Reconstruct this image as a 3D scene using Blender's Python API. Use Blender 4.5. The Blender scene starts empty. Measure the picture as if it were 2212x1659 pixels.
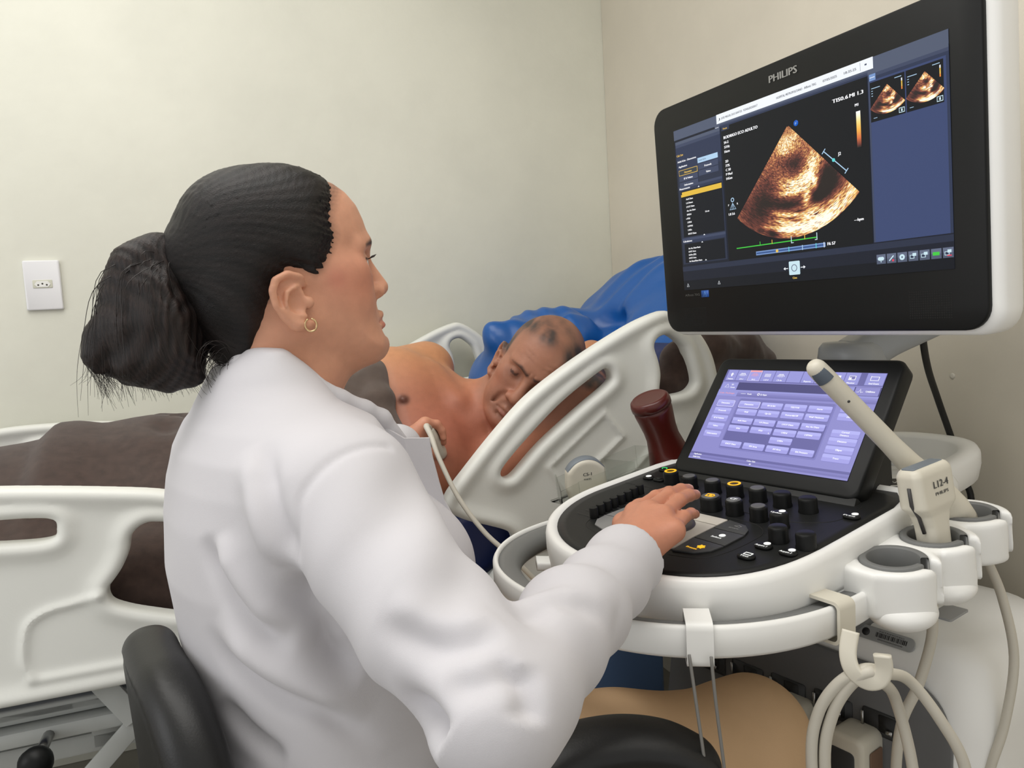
import bpy, math, random
import numpy as np
from mathutils import Matrix, Vector
R_ = math.radians
SC = bpy.context.scene
COL = SC.collection
random.seed(7)
RNG = np.random.default_rng(11)

# ------------------------------------------------------------------ camera, world, lights, exposure
cam = bpy.data.cameras.new('camera')
cam.sensor_width = 36.0
cam.lens = 36.0 * 1600.0 / 2212.0
cam.clip_start = 0.05
camo = bpy.data.objects.new('camera', cam)
COL.objects.link(camo)
pit, rol = R_(4.9), R_(3.1)
_f = Vector((0, math.cos(pit), -math.sin(pit)))
_u0 = Vector((0, math.sin(pit), math.cos(pit)))
_x = Vector((1, 0, 0))
_r = math.cos(rol) * _x - math.sin(rol) * _u0
_u = math.sin(rol) * _x + math.cos(rol) * _u0
M = Matrix((_r, _u, -_f)).transposed().to_4x4()
M.translation = Vector((0, 0, 1.12))
camo.matrix_world = M
SC.camera = camo
SC.view_settings.view_transform = 'Standard'
SC.view_settings.look = 'None'
SC.view_settings.gamma = 1.0
SC.view_settings.use_curve_mapping = False
SC.view_settings.exposure = 0.08
SC.cycles.transparent_max_bounces = 24

wd = bpy.data.worlds.new('room_light')
SC.world = wd
wd.use_nodes = True
wd.node_tree.nodes['Background'].inputs[0].default_value = (1.0, 0.985, 0.955, 1)
wd.node_tree.nodes['Background'].inputs[1].default_value = 0.64


def area(name, loc, target, size, power, color, sy=None):
    l = bpy.data.lights.new(name, 'AREA')
    l.energy = power
    l.color = color
    l.size = size
    if sy:
        l.shape = 'RECTANGLE'
        l.size_y = sy
    o = bpy.data.objects.new(name, l)
    o.location = loc
    o.rotation_euler = (Vector(target) - Vector(loc)).to_track_quat('-Z', 'Y').to_euler()
    COL.objects.link(o)
    return o


area('ceiling_panel_light', (-0.9, 0.9, 2.70), (-0.9, 0.9, 0), 1.2, 17, (1.0, 0.98, 0.95), 1.2)
area('ceiling_panel_light', (0.0, 0.2, 2.70), (0.0, 0.2, 0), 1.2, 15, (1.0, 0.98, 0.95), 1.2)
area('window_daylight', (-2.5, -0.7, 1.75), (-0.1, 1.4, 1.0), 1.5, 16, (0.97, 0.98, 1.0), 1.5)

# ------------------------------------------------------------------ materials


def lin(c):
    return tuple(((v / 255.0) / 12.92 if v / 255.0 <= 0.04045 else ((v / 255.0 + 0.055) / 1.055) ** 2.4) for v in c)


MATS = {}


def mat(name, rgb, rough=0.5, metal=0.0, bump=0.0, bscale=200.0, var=0.0, vscale=8.0, spec=0.5, attr=False,
        emit=0.0, sheen=0.0, coat=0.0, sss=0.0, stretch=None):
    if name in MATS:
        return MATS[name]
    m = bpy.data.materials.new(name)
    m.use_nodes = True
    nt = m.node_tree
    b = nt.nodes['Principled BSDF']
    c = (*lin(rgb), 1)
    b.inputs['Base Color'].default_value = c
    b.inputs['Roughness'].default_value = rough
    b.inputs['Metallic'].default_value = metal
    b.inputs['Specular IOR Level'].default_value = spec
    if sheen:
        b.inputs['Sheen Weight'].default_value = sheen
    if coat:
        b.inputs['Coat Weight'].default_value = coat
    if sss:
        b.inputs['Subsurface Weight'].default_value = sss
        b.inputs['Subsurface Radius'].default_value = (0.010, 0.004, 0.002)
        b.inputs['Subsurface Scale'].default_value = 1.0
    tc = nt.nodes.new('ShaderNodeTexCoord')
    src = tc.outputs['Object']
    if stretch:
        mp = nt.nodes.new('ShaderNodeMapping')
        mp.inputs['Scale'].default_value = stretch
        nt.links.new(src, mp.inputs['Vector'])
        src = mp.outputs['Vector']
    colsock = None
    if attr:
        a = nt.nodes.new('ShaderNodeAttribute')
        a.attribute_name = 'Col'
        colsock = a.outputs['Color']
    if var:
        n = nt.nodes.new('ShaderNodeTexNoise')
        n.inputs['Scale'].default_value = vscale
        n.inputs['Detail'].default_value = 4
        nt.links.new(src, n.inputs['Vector'])
        mr = nt.nodes.new('ShaderNodeMapRange')
        mr.inputs[1].default_value = 0.3
        mr.inputs[2].default_value = 0.7
        mr.inputs[3].default_value = 1.0 - var
        mr.inputs[4].default_value = 1.0 + var
        nt.links.new(n.outputs[0], mr.inputs[0])
        mx = nt.nodes.new('ShaderNodeMix')
        mx.data_type = 'RGBA'
        mx.blend_type = 'MULTIPLY'
        mx.inputs[0].default_value = 1.0
        if colsock:
            nt.links.new(colsock, mx.inputs[6])
        else:
            mx.inputs[6].default_value = c
        nt.links.new(mr.outputs[0], mx.inputs[7])
        colsock = mx.outputs[2]
    if colsock:
        nt.links.new(colsock, b.inputs['Base Color'])
    if emit:
        b.inputs['Emission Strength'].default_value = emit
        b.inputs['Emission Color'].default_value = c
        if colsock:
            nt.links.new(colsock, b.inputs['Emission Color'])
        b.inputs['Base Color'].default_value = (0, 0, 0, 1)
        for l in list(b.inputs['Base Color'].links):
            nt.links.remove(l)
    if bump:
        n = nt.nodes.new('ShaderNodeTexNoise')
        n.inputs['Scale'].default_value = bscale
        n.inputs['Detail'].default_value = 3
        nt.links.new(src, n.inputs['Vector'])
        bp = nt.nodes.new('ShaderNodeBump')
        bp.inputs['Strength'].default_value = bump
        bp.inputs['Distance'].default_value = 0.002
        nt.links.new(n.outputs[0], bp.inputs['Height'])
        nt.links.new(bp.outputs[0], b.inputs['Normal'])
    MATS[name] = m
    return m


def glow(name, rgb, s=1.0):
    return mat('glow_' + name, rgb, rough=0.35, emit=s, spec=0.2)


WHITE = mat('white_plastic', (240, 240, 237), 0.38, var=0.02)
CREAM = mat('cream_plastic', (214, 209, 194), 0.4, var=0.02)
RAILP = mat('rail_polymer', (229, 230, 224), 0.45, bump=0.05, bscale=300)
GREY = mat('grey_plastic', (112, 113, 112), 0.5)
DGREY = mat('dark_grey_plastic', (100, 101, 102), 0.5)
BLACK = mat('black_plastic', (27, 28, 28), 0.45, bump=0.06, bscale=900, spec=0.3)
BLACKG = mat('black_bezel', (20, 21, 21), 0.42, spec=0.22)
BLACKD = mat('black_rubber', (14, 14, 14), 0.55)
SILVER = mat('silver_grey', (160, 163, 165), 0.35, var=0.02)
PMETAL = mat('painted_metal', (178, 181, 178), 0.45, var=0.04, vscale=20)
CABLE = mat('cable_cream', (202, 197, 184), 0.5)
STEEL = mat('steel', (170, 170, 168), 0.3, metal=1.0)
LEATHER = mat('black_leather', (24, 24, 24), 0.42, bump=0.07, bscale=520, spec=0.4)
BROWNB = mat('brown_blanket_fleece', (70, 55, 49), 0.95, bump=0.55, bscale=1300, var=0.22, vscale=60, spec=0.15, sheen=0.3)
TOWEL = mat('taupe_towel', (90, 78, 71), 0.95, bump=0.5, bscale=1300, var=0.12, vscale=40, spec=0.15, sheen=0.2)
BLUEP = mat('blue_vinyl', (18, 84, 156), 0.34, bump=0.25, bscale=45, spec=0.5)
BLUED = mat('navy_vinyl', (24, 40, 92), 0.5)
COATW = mat('white_coat_cotton', (205, 203, 207), 0.8, bump=0.10, bscale=1500, spec=0.2, sheen=0.1)
BEIGE = mat('beige_twill', (212, 178, 140), 0.8, bump=0.06, bscale=700, var=0.04, vscale=15, spec=0.2)
SKIN = mat('skin', (190, 130, 100), 0.5, attr=True, bump=0.12, bscale=330, var=0.05, vscale=70, spec=0.4, sss=0.12)
HAIR = mat('dark_brown_hair', (24, 18, 17), 0.42, bump=0.7, bscale=120, var=0.45, vscale=60, spec=0.45, stretch=(0.25, 1.2, 2.2))
HAIRT = mat('hair_strand', (30, 22, 19), 0.38, spec=0.5)
BOTTLE = mat('maroon_plastic', (82, 26, 20), 0.3, spec=0.55)
GOLD = mat('gold', (226, 196, 150), 0.25, metal=1.0)
GELG = mat('probe_lens', (116, 124, 132), 0.5)
WALL = None


def wall_mat(name, rgb, seed):
    m = bpy.data.materials.new(name)
    m.use_nodes = True
    nt = m.node_tree
    b = nt.nodes['Principled BSDF']
    b.inputs['Roughness'].default_value = 0.6
    b.inputs['Specular IOR Level'].default_value = 0.3
    tc = nt.nodes.new('ShaderNodeTexCoord')
    n = nt.nodes.new('ShaderNodeTexNoise')
    n.inputs['Scale'].default_value = 2.3
    n.inputs['Detail'].default_value = 5
    n.inputs['Roughness'].default_value = 0.55
    mp = nt.nodes.new('ShaderNodeMapping')
    mp.inputs['Location'].default_value = (seed, seed * 2, seed * 3)
    nt.links.new(tc.outputs['Object'], mp.inputs[0])
    nt.links.new(mp.outputs[0], n.inputs['Vector'])
    r = nt.nodes.new('ShaderNodeValToRGB')
    e = r.color_ramp.elements
    e[0].position = 0.36
    e[0].color = (*lin([v * 0.965 for v in rgb]), 1)
    e[1].position = 0.62
    e[1].color = (*lin(rgb), 1)
    nt.links.new(n.outputs[0], r.inputs[0])
    nt.links.new(r.outputs[0], b.inputs['Base Color'])
    n2 = nt.nodes.new('ShaderNodeTexNoise')
    n2.inputs['Scale'].default_value = 26
    n2.inputs['Detail'].default_value = 6
    nt.links.new(tc.outputs['Object'], n2.inputs['Vector'])
    bp = nt.nodes.new('ShaderNodeBump')
    bp.inputs['Strength'].default_value = 0.10
    bp.inputs['Distance'].default_value = 0.01
    nt.links.new(n2.outputs[0], bp.inputs['Height'])
    nt.links.new(bp.outputs[0], b.inputs['Normal'])
    return m


def clear_mat():
    m = bpy.data.materials.new('clear_polycarbonate')
    m.use_nodes = True
    nt = m.node_tree
    nt.nodes.remove(nt.nodes['Principled BSDF'])
    t = nt.nodes.new('ShaderNodeBsdfTransparent')
    t.inputs[0].default_value = (0.93, 0.94, 0.93, 1)
    g = nt.nodes.new('ShaderNodeBsdfGlossy')
    g.inputs['Roughness'].default_value = 0.08
    lw = nt.nodes.new('ShaderNodeLayerWeight')
    lw.inputs[0].default_value = 0.18
    mx = nt.nodes.new('ShaderNodeMixShader')
    nt.links.new(lw.outputs['Fresnel'], mx.inputs[0])
    nt.links.new(t.outputs[0], mx.inputs[1])
    nt.links.new(g.outputs[0], mx.inputs[2])
    nt.links.new(mx.outputs[0], nt.nodes['Material Output'].inputs[0])
    return m


CLEAR = clear_mat()


def hair_mat():
    """dark hair: fine strands follow the per-vertex strand coordinate"""
    m = bpy.data.materials.new('combed_hair')
    m.use_nodes = True
    nt = m.node_tree
    b = nt.nodes['Principled BSDF']
    b.inputs['Roughness'].default_value = 0.44
    b.inputs['Specular IOR Level'].default_value = 0.32
    c = nt.nodes.new('ShaderNodeAttribute')
    c.attribute_name = 'Col'
    a = nt.nodes.new('ShaderNodeAttribute')
    a.attribute_name = 'Strand'
    n = nt.nodes.new('ShaderNodeTexNoise')
    n.inputs['Scale'].default_value = 1.0
    n.inputs['Detail'].default_value = 4
    n.inputs['Roughness'].default_value = 0.65
    nt.links.new(a.outputs['Vector'], n.inputs['Vector'])
    mr = nt.nodes.new('ShaderNodeMapRange')
    mr.inputs[1].default_value = 0.3
    mr.inputs[2].default_value = 0.7
    mr.inputs[3].default_value = 0.45
    mr.inputs[4].default_value = 1.75
    nt.links.new(n.outputs[0], mr.inputs[0])
    mx = nt.nodes.new('ShaderNodeMix')
    mx.data_type = 'RGBA'
    mx.blend_type = 'MULTIPLY'
    mx.inputs[0].default_value = 1.0
    nt.links.new(c.outputs['Color'], mx.inputs[6])
    nt.links.new(mr.outputs[0], mx.inputs[7])
    nt.links.new(mx.outputs[2], b.inputs['Base Color'])
    bp = nt.nodes.new('ShaderNodeBump')
    bp.inputs['Strength'].default_value = 0.55
    bp.inputs['Distance'].default_value = 0.0012
    nt.links.new(n.outputs[0], bp.inputs['Height'])
    nt.links.new(bp.outputs[0], b.inputs['Normal'])
    return m


def strand_attr(o, S):
    a = o.data.attributes.new('Strand', 'FLOAT_VECTOR', 'POINT')
    a.data.foreach_set('vector', np.asarray(S, np.float32).ravel())

# ------------------------------------------------------------------ object helpers
ORG = {}


def link(o, parent=None):
    COL.objects.link(o)
    if parent is not None:
        o.parent = parent


def thing(name, label, cat, loc, group=None):
    o = bpy.data.objects.new(name, None)
    o.empty_display_size = 0.05
    o.location = loc
    COL.objects.link(o)
    o['label'] = label
    o['category'] = cat
    if group:
        o['group'] = group
    ORG[o.name] = np.array(loc, float)
    return o


def tag(o, label=None, cat=None, group=None, kind=None):
    if label:
        o['label'] = label
    if cat:
        o['category'] = cat
    if group:
        o['group'] = group
    if kind:
        o['kind'] = kind
    return o


class MB:
    """collects shapes and links them as one mesh object"""

    def __init__(self):
        self.v, self.f, self.m, self.n, self.sm = [], [], [], 0, []

    def add(self, v, f, mi=0, smooth=True):
        v = np.asarray(v, float)
        self.v.append(v)
        for q in f:
            self.f.append([int(i) + self.n for i in q])
            self.m.append(mi)
            self.sm.append(smooth)
        self.n += len(v)
        return self

    def build(self, name, mats, parent=None, label=None, kind=None, cols=None, sharp=None):
        V = np.concatenate(self.v)
        return mesh_obj(name, V, self.f, mats, parent, self.m, self.sm, label, kind, cols, sharp)


def mesh_obj(name, V, F, mats, parent=None, mi=None, sm=True, label=None, kind=None, cols=None, sharp=None):
    V = np.asarray(V, float)
    c = (V.min(0) + V.max(0)) / 2
    me = bpy.data.meshes.new(name)
    if isinstance(F, np.ndarray):
        k = F.shape[1]
        me.vertices.add(len(V))
        me.vertices.foreach_set('co', (V - c).astype(np.float32).ravel())
        me.loops.add(F.size)
        me.loops.foreach_set('vertex_index', F.astype(np.int32).ravel())
        me.polygons.add(len(F))
        me.polygons.foreach_set('loop_start', np.arange(0, F.size, k, dtype=np.int32))
        me.update(calc_edges=True)
        me.validate()
    else:
        me.from_pydata((V - c).tolist(), [], F)
        me.update()
    if not isinstance(mats, (list, tuple)):
        mats = [mats]
    for m in mats:
        me.materials.append(m)
    if mi is not None and len(mats) > 1:
        me.polygons.foreach_set('material_index', np.asarray(mi, dtype=np.int32))
    if isinstance(sm, bool):
        s = np.full(len(me.polygons), sm)
    else:
        s = np.asarray(sm)
    me.polygons.foreach_set('use_smooth', s)
    if sharp:
        me.set_sharp_from_angle(angle=R_(sharp))
    if cols is not None:
        a = me.color_attributes.new('Col', 'FLOAT_COLOR', 'POINT')
        a.data.foreach_set('color', np.concatenate([cols, np.ones((len(cols), 1))], 1).astype(np.float32).ravel())
    o = bpy.data.objects.new(name, me)
    po = ORG[parent.name] if parent is not None else np.zeros(3)
    o.location = c - po
    link(o, parent)
    ORG[o.name] = c
    if label:
        o['label'] = label
    if kind:
        o['kind'] = kind
    return o


def unit(v):
    v = np.asarray(v, float)
    return v / np.linalg.norm(v)


class Frame:
    def __init__(self, o, x, y, z):
        self.o = np.asarray(o, float)
        self.R = np.stack([unit(x), unit(y), unit(z)])

    def w(self, p):
        return self.o + np.asarray(p, float) @ self.R

    def l(self, p):
        return (np.asarray(p) - self.o) @ self.R.T


WORLD = Frame((0, 0, 0), (1, 0, 0), (0, 1, 0), (0, 0, 1))


def spline(pts, n=8, closed=False):
    P = np.asarray(pts, float)
    m = len(P)
    out = []
    segs = m if closed else m - 1
    for i in range(segs):
        if closed:
            a, b, c, d = P[(i - 1) % m], P[i], P[(i + 1) % m], P[(i + 2) % m]
        else:
            a, b, c, d = P[max(i - 1, 0)], P[i], P[i + 1], P[min(i + 2, m - 1)]
        for t in np.arange(n) / n:
            out.append(0.5 * ((2 * b) + (c - a) * t + (2 * a - 5 * b + 4 * c - d) * t * t + (3 * b - a - 3 * c + d) * t ** 3))
    if not closed:
        out.append(P[-1])
    return np.array(out)


def loft(mb, loops, mi=0, cap0=True, cap1=True, closed=True, smooth=True):
    n = len(loops[0])
    v = np.concatenate(loops)
    f = []
    for k in range(len(loops) - 1):
        for i in range(n if closed else n - 1):
            j = (i + 1) % n
            f.append([k * n + i, k * n + j, (k + 1) * n + j, (k + 1) * n + i])
    if cap0:
        f.append(list(range(n))[::-1])
    if cap1:
        f.append([(len(loops) - 1) * n + i for i in range(n)])
    mb.add(v, f, mi, smooth)
    return mb


def sweep(mb, path, prof, up, mi=0, closed=False, smooth=True, scale=None):
    """prof: (n,2) side, up"""
    P = np.asarray(path, float)
    up = np.asarray(up, float)
    loops = []
    m = len(P)
    for i in range(m):
        if closed:
            t = P[(i + 1) % m] - P[i - 1]
        else:
            t = P[min(i + 1, m - 1)] - P[max(i - 1, 0)]
        t = unit(t)
        s = unit(np.cross(t, up))
        u = np.cross(s, t)
        k = 1 if scale is None else scale[i]
        loops.append(P[i] + k * (np.outer(prof[:, 0], s) + np.outer(prof[:, 1], u)))
    if closed:
        loops.append(loops[0])
    return loft(mb, loops, mi, not closed, not closed, True, smooth)


def tube(mb, path, r, n=8, mi=0, caps=True):
    P = np.asarray(path, float)
    m = len(P)
    r = np.full(m, r) if np.isscalar(r) else np.asarray(r, float)
    t0 = unit(P[1] - P[0])
    a = np.array([0, 0, 1.0]) if abs(t0[2]) < 0.9 else np.array([1.0, 0, 0])
    s = unit(np.cross(t0, a))
    th = np.linspace(0, 2 * np.pi, n, endpoint=False)
    loops = []
    for i in range(m):
        t = unit(P[min(i + 1, m - 1)] - P[max(i - 1, 0)])
        s = unit(s - t * (s @ t))
        b = np.cross(t, s)
        loops.append(P[i] + r[i] * (np.outer(np.cos(th), s) + np.outer(np.sin(th), b)))
    return loft(mb, loops, mi, caps, caps)


def lathe(mb, fr, prof, n=24, mi=0, a0=0, a1=360, caps=True):
    """prof: list (r, z) in frame"""
    full = abs(a1 - a0) >= 360
    th = np.radians(np.linspace(a0, a1, n, endpoint=not full))
    loops = []
    for r, z in prof:
        loops.append(fr.w(np.stack([r * np.cos(th), r * np.sin(th), np.full(n, z)], 1)))
    return loft(mb, loops, mi, caps, caps, full)


def rrect(w, h, r, n=5, cx=0, cy=0):
    """rounded rectangle outline, counter-clockwise"""
    r = min(r, w / 2 - 1e-5, h / 2 - 1e-5)
    out = []
    for k, (sx, sy) in enumerate(((1, 1), (-1, 1), (-1, -1), (1, -1))):
        for a in np.linspace(0, 90, n + 1):
            t = R_(a + 90 * k)
            out.append((cx + sx * (w / 2 - r) + r * math.cos(t), cy + sy * (h / 2 - r) + r * math.sin(t)))
    return np.array(out)


def slab(mb, fr, out, z0, z1, bev=0.0, mi=0, smooth=True):
    """extrude an outline (in frame xy) from z0 to z1 with a rounded upper and lower edge"""
    c = out.mean(0)
    L = []

    def ring(ins, z):
        d = out - c
        e = np.abs(d).max(0)
        s = (e - ins) / e
        L.append(fr.w(np.concatenate([c + d * s, np.full((len(out), 1), z)], 1)))
    if bev > 0:
        ring(bev, z0)
        ring(bev * 0.3, z0 + bev * 0.3)
        ring(0, z0 + bev)
        ring(0, z1 - bev)
        ring(bev * 0.3, z1 - bev * 0.3)
        ring(bev, z1)
    else:
        ring(0, z0)
        ring(0, z1)
    return loft(mb, L, mi, smooth=smooth)


def bar(mb, a, b, w, h, up=(0, 0, 1), bev=0.003, mi=0):
    a, b = np.asarray(a, float), np.asarray(b, float)
    return sweep(mb, [a, b], rrect(w, h, bev, 2), up, mi)


def boxf(mb, fr, lo, hi, bev=0.003, mi=0):
    lo, hi = np.asarray(lo, float), np.asarray(hi, float)
    out = rrect(hi[0] - lo[0], hi[1] - lo[1], bev, 2, (lo[0] + hi[0]) / 2, (lo[1] + hi[1]) / 2)
    return slab(mb, fr, out, lo[2], hi[2], bev if (hi[2] - lo[2]) > 2.2 * bev else 0, mi)


def quad(mb, fr, x0, y0, x1, y1, z, mi=0):
    return mb.add(fr.w([(x0, y0, z), (x1, y0, z), (x1, y1, z), (x0, y1, z)]), [[0, 1, 2, 3]], mi, False)


_TXT = {}


def text_geo(s):
    if s in _TXT:
        return _TXT[s]
    cu = bpy.data.curves.new('t', 'FONT')
    cu.body = s
    cu.size = 1.0
    cu.resolution_u = 2
    o = bpy.data.objects.new('t', cu)
    COL.objects.link(o)
    dg = bpy.context.evaluated_depsgraph_get()
    me = bpy.data.meshes.new_from_object(o.evaluated_get(dg))
    V = np.array([v.co[:] for v in me.vertices]).reshape(-1, 3)
    F = [list(p.vertices) for p in me.polygons]
    bpy.data.objects.remove(o)
    bpy.data.curves.remove(cu)
    bpy.data.meshes.remove(me)
    _TXT[s] = (V, F)
    return _TXT[s]


def text(mb, fr, s, x, y, size, z, mi=0, align='l', width=None, bold=0.0):
    V, F = text_geo(s)
    if not len(V):
        return
    V = V[:, :2]
    wv = V[:, 0].max() - V[:, 0].min()
    sx = size
    if width:
        sx = width / wv
    X = (V[:, 0] - V[:, 0].min()) * sx
    if align == 'c':
        X = X - wv * sx / 2
    if align == 'r':
        X = X - wv * sx
    for dx in ((0, bold) if bold else (0,)):
        mb.add(fr.w(np.stack([x + X + dx, y + V[:, 1] * size, np.full(len(X), z + dx * 0.05)], 1)), F, mi, False)


# ------------------------------------------------------------------ implicit surfaces (sparse surface nets)


def smin(a, b, k):
    h = np.maximum(k - np.abs(a - b), 0) / k
    return np.minimum(a, b) - h * h * k * 0.25


class SDF:
    def __init__(self):
        self.p = []

    def add(self, fn, lo, hi, k=0.01, sub=False):
        self.p.append((fn, np.asarray(lo, np.float32), np.asarray(hi, np.float32), k, sub))
        return self

    def cap(self, a, b, ra, rb=None, k=0.01, sub=False):
        a = np.asarray(a, np.float32)
        b = np.asarray(b, np.float32)
        rb = ra if rb is None else rb
        ab = b - a
        L = max(float(ab @ ab), 1e-12)

        def fn(P):
            t = np.clip((P - a) @ ab / L, 0, 1)
            return np.linalg.norm(P - a - t[:, None] * ab, axis=1) - (ra + (rb - ra) * t)
        m = max(ra, rb)
        return self.add(fn, np.minimum(a, b) - m, np.maximum(a, b) + m, k, sub)

    def chain(self, pts, rs, k=0.01, sub=False):
        for i in range(len(pts) - 1):
            self.cap(pts[i], pts[i + 1], rs[i], rs[i + 1], k, sub)
        return self

    def ell(self, c, r, fr=None, k=0.01, sub=False):
        c = np.asarray(c, np.float32)
        r = np.asarray(r, np.float32)
        Rm = (fr.R if fr is not None else np.eye(3)).astype(np.float32)

        def fn(P):
            q = (P - c) @ Rm.T
            k0 = np.linalg.norm(q / r, axis=1)
            k1 = np.linalg.norm(q / (r * r), axis=1) + 1e-9
            return k0 * (k0 - 1) / k1
        m = float(r.max())
        return self.add(fn, c - m, c + m, k, sub)

    def field(self, P):
        d = np.full(len(P), 0.2, np.float32)
        lo, hi = P.min(0), P.max(0)
        for fn, l, h, k, sub in self.p:
            mg = k + 0.02
            if (lo > h + mg).any() or (hi < l - mg).any():
                continue
            di = fn(P)
            if sub:
                d = -smin(-d, di, k) if k > 0 else np.maximum(d, -di)
            else:
                d = smin(d, di, k) if k > 0 else np.minimum(d, di)
        return d

    def mesh(self, h, lo=None, hi=None, B=10, slack=0.012, smooth=1):
        if lo is None:
            lo = np.min([p[1] for p in self.p if not p[4]], 0) - 3 * h
            hi = np.max([p[2] for p in self.p if not p[4]], 0) + 3 * h
        lo = np.asarray(lo, float)
        hi = np.asarray(hi, float)
        nb = np.ceil((hi - lo) / (h * B)).astype(int)
        G = np.stack(np.meshgrid(*[np.arange(n) for n in nb], indexing='ij'), -1).reshape(-1, 3)
        cen = (lo + (G + 0.5) * h * B).astype(np.float32)
        d = np.empty(len(G), np.float32)
        # coarse pass by chunks of neighbouring blocks
        key = (G[:, 0] // 6) * 10000 + (G[:, 1] // 6) * 100 + G[:, 2] // 6
        order = np.argsort(key, kind='stable')
        cuts = np.flatnonzero(np.diff(key[order])) + 1
        for idx in np.split(order, cuts):
            d[idx] = self.field(cen[idx])
        act = G[np.abs(d) < 0.87 * h * B * 1.15 + slack]
        key = (act[:, 0] // 3) * 1000000 + (act[:, 1] // 3) * 1000 + act[:, 2] // 3
        order = np.argsort(key, kind='stable')
        act = act[order]
        cuts = np.flatnonzero(np.diff(key[order])) + 1
        n1 = B + 1
        loc = np.stack(np.meshgrid(*[np.arange(n1)] * 3, indexing='ij'), -1).reshape(-1, 3)
        D = np.empty((len(act), n1, n1, n1), np.float32)
        k0 = 0
        for grp in np.split(act, cuts):
            P = (lo + (grp[:, None, :] * B + loc[None]) * h).reshape(-1, 3).astype(np.float32)
            D[k0:k0 + len(grp)] = self.field(P).reshape(-1, n1, n1, n1)
            k0 += len(grp)
        NX, NY, NZ = (nb * B + 2).tolist()
        offs = [(i, j, k) for i in (0, 1) for j in (0, 1) for k in (0, 1)]
        C = np.stack([D[:, i:i + B, j:j + B, k:k + B] for i, j, k in offs], -1)
        neg = (C < 0).sum(-1)
        sel = np.argwhere((neg > 0) & (neg < 8))
        Cv = C[sel[:, 0], sel[:, 1], sel[:, 2], sel[:, 3]]
        acc = np.zeros((len(sel), 3))
        cnt = np.zeros(len(sel))
        O = np.array(offs, float)
        for a in range(8):
            for b in range(a + 1, 8):
                if np.abs(O[a] - O[b]).sum() == 1:
                    da, db = Cv[:, a], Cv[:, b]
                    s = (da < 0) != (db < 0)
                    t = np.where(s, da / np.where(s, da - db, 1), 0)
                    acc += np.where(s[:, None], O[a] + t[:, None] * (O[b] - O[a]), 0)
                    cnt += s
        gi = act[sel[:, 0]] * B + sel[:, 1:]
        V = lo + (gi + acc / cnt[:, None]) * h
        keys = (gi[:, 0] * NY + gi[:, 1]) * NZ + gi[:, 2]
        o = np.argsort(keys)
        V, keys = V[o], keys[o]
        F = []
        st = np.array([NY * NZ, NZ, 1])
        sl = slice(0, B)
        D0 = D[:, sl, sl, sl] < 0
        for ax in range(3):
            s2 = [sl, sl, sl]
            s2[ax] = slice(1, B + 1)
            D1 = D[:, s2[0], s2[1], s2[2]] < 0
            e = np.argwhere(D0 != D1)
            g = act[e[:, 0]] * B + e[:, 1:]
            kk = (g * st).sum(1)
            a1, a2 = (ax + 1) % 3, (ax + 2) % 3
            q = np.stack([kk, kk - st[a1], kk - st[a1] - st[a2], kk - st[a2]], 1)
            ins = D0[e[:, 0], e[:, 1], e[:, 2], e[:, 3]]
            q = np.where(ins[:, None], q, q[:, ::-1])
            i = np.searchsorted(keys, q)
            i = np.minimum(i, len(keys) - 1)
            ok = (keys[i] == q).all(1)
            F.append(i[ok])
        F = np.concatenate(F)
        for _ in range(smooth):
            s = np.zeros_like(V)
            c = np.zeros(len(V))
            for a, b in ((0, 1), (1, 2), (2, 3), (3, 0)):
                for x, y in ((a, b), (b, a)):
                    for ch in range(3):
                        s[:, ch] += np.bincount(F[:, x], V[F[:, y], ch], len(V))
                    c += np.bincount(F[:, x], minlength=len(V))
            V = 0.5 * V + 0.5 * s / np.maximum(c, 1)[:, None]
        return V, F


def poly_sdf(poly):
    """signed distance to a closed 2-D polygon, negative inside"""
    A = np.asarray(poly, np.float32)
    Bp = np.roll(A, -1, 0)

    def fn(Q):
        d = np.full(len(Q), 1e9, np.float32)
        ins = np.zeros(len(Q), bool)
        for a, b in zip(A, Bp):
            e = b - a
            w = Q - a
            t = np.clip((w @ e) / max(float(e @ e), 1e-12), 0, 1)
            r = w - t[:, None] * e
            d = np.minimum(d, (r * r).sum(1))
            c = ((a[1] <= Q[:, 1]) & (b[1] > Q[:, 1])) | ((b[1] <= Q[:, 1]) & (a[1] > Q[:, 1]))
            if e[1] != 0:
                ins ^= c & (Q[:, 0] < a[0] + (Q[:, 1] - a[1]) * e[0] / e[1])
        d = np.sqrt(d)
        return np.where(ins, -d, d)
    return fn

# ------------------------------------------------------------------ room shell
BF = Frame((0, 2.35, 0), (0.94, 0.342, 0), (-0.342, 0.94, 0), (0, 0, 1))   # x along the bed to its head, y into the wall


def bw(s, D, z):
    return BF.w((s, -D, z))


SR = 0.374          # the right wall stands at s = SR
H_ROOM = 2.8
WALLB = wall_mat('wall_paint_cream', (231, 231, 218), 0.3)
WALLR = wall_mat('wall_paint_warm', (218, 211, 196), 4.1)
FLOORM = mat('floor_vinyl', (150, 146, 138), 0.45, var=0.05, vscale=12)
CEILM = mat('ceiling_white', (232, 230, 224), 0.8)


def struct(name, lo, hi, m):
    mb = MB()
    boxf(mb, BF, lo, hi, 0.001)
    return tag(mb.build(name, m, sharp=30), kind='structure')


struct('wall_back', (-3.6, 0, 0), (SR + 0.12, 0.12, H_ROOM), WALLB)
struct('wall_right', (SR, -3.2, 0), (SR + 0.12, -0.0005, H_ROOM), WALLR)
struct('floor', (-3.6, -3.2, -0.1), (SR + 0.12, 0.12, -0.0005), FLOORM)
struct('ceiling', (-3.6, -3.2, H_ROOM), (SR + 0.12, 0.12, H_ROOM + 0.1), CEILM)

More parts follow.
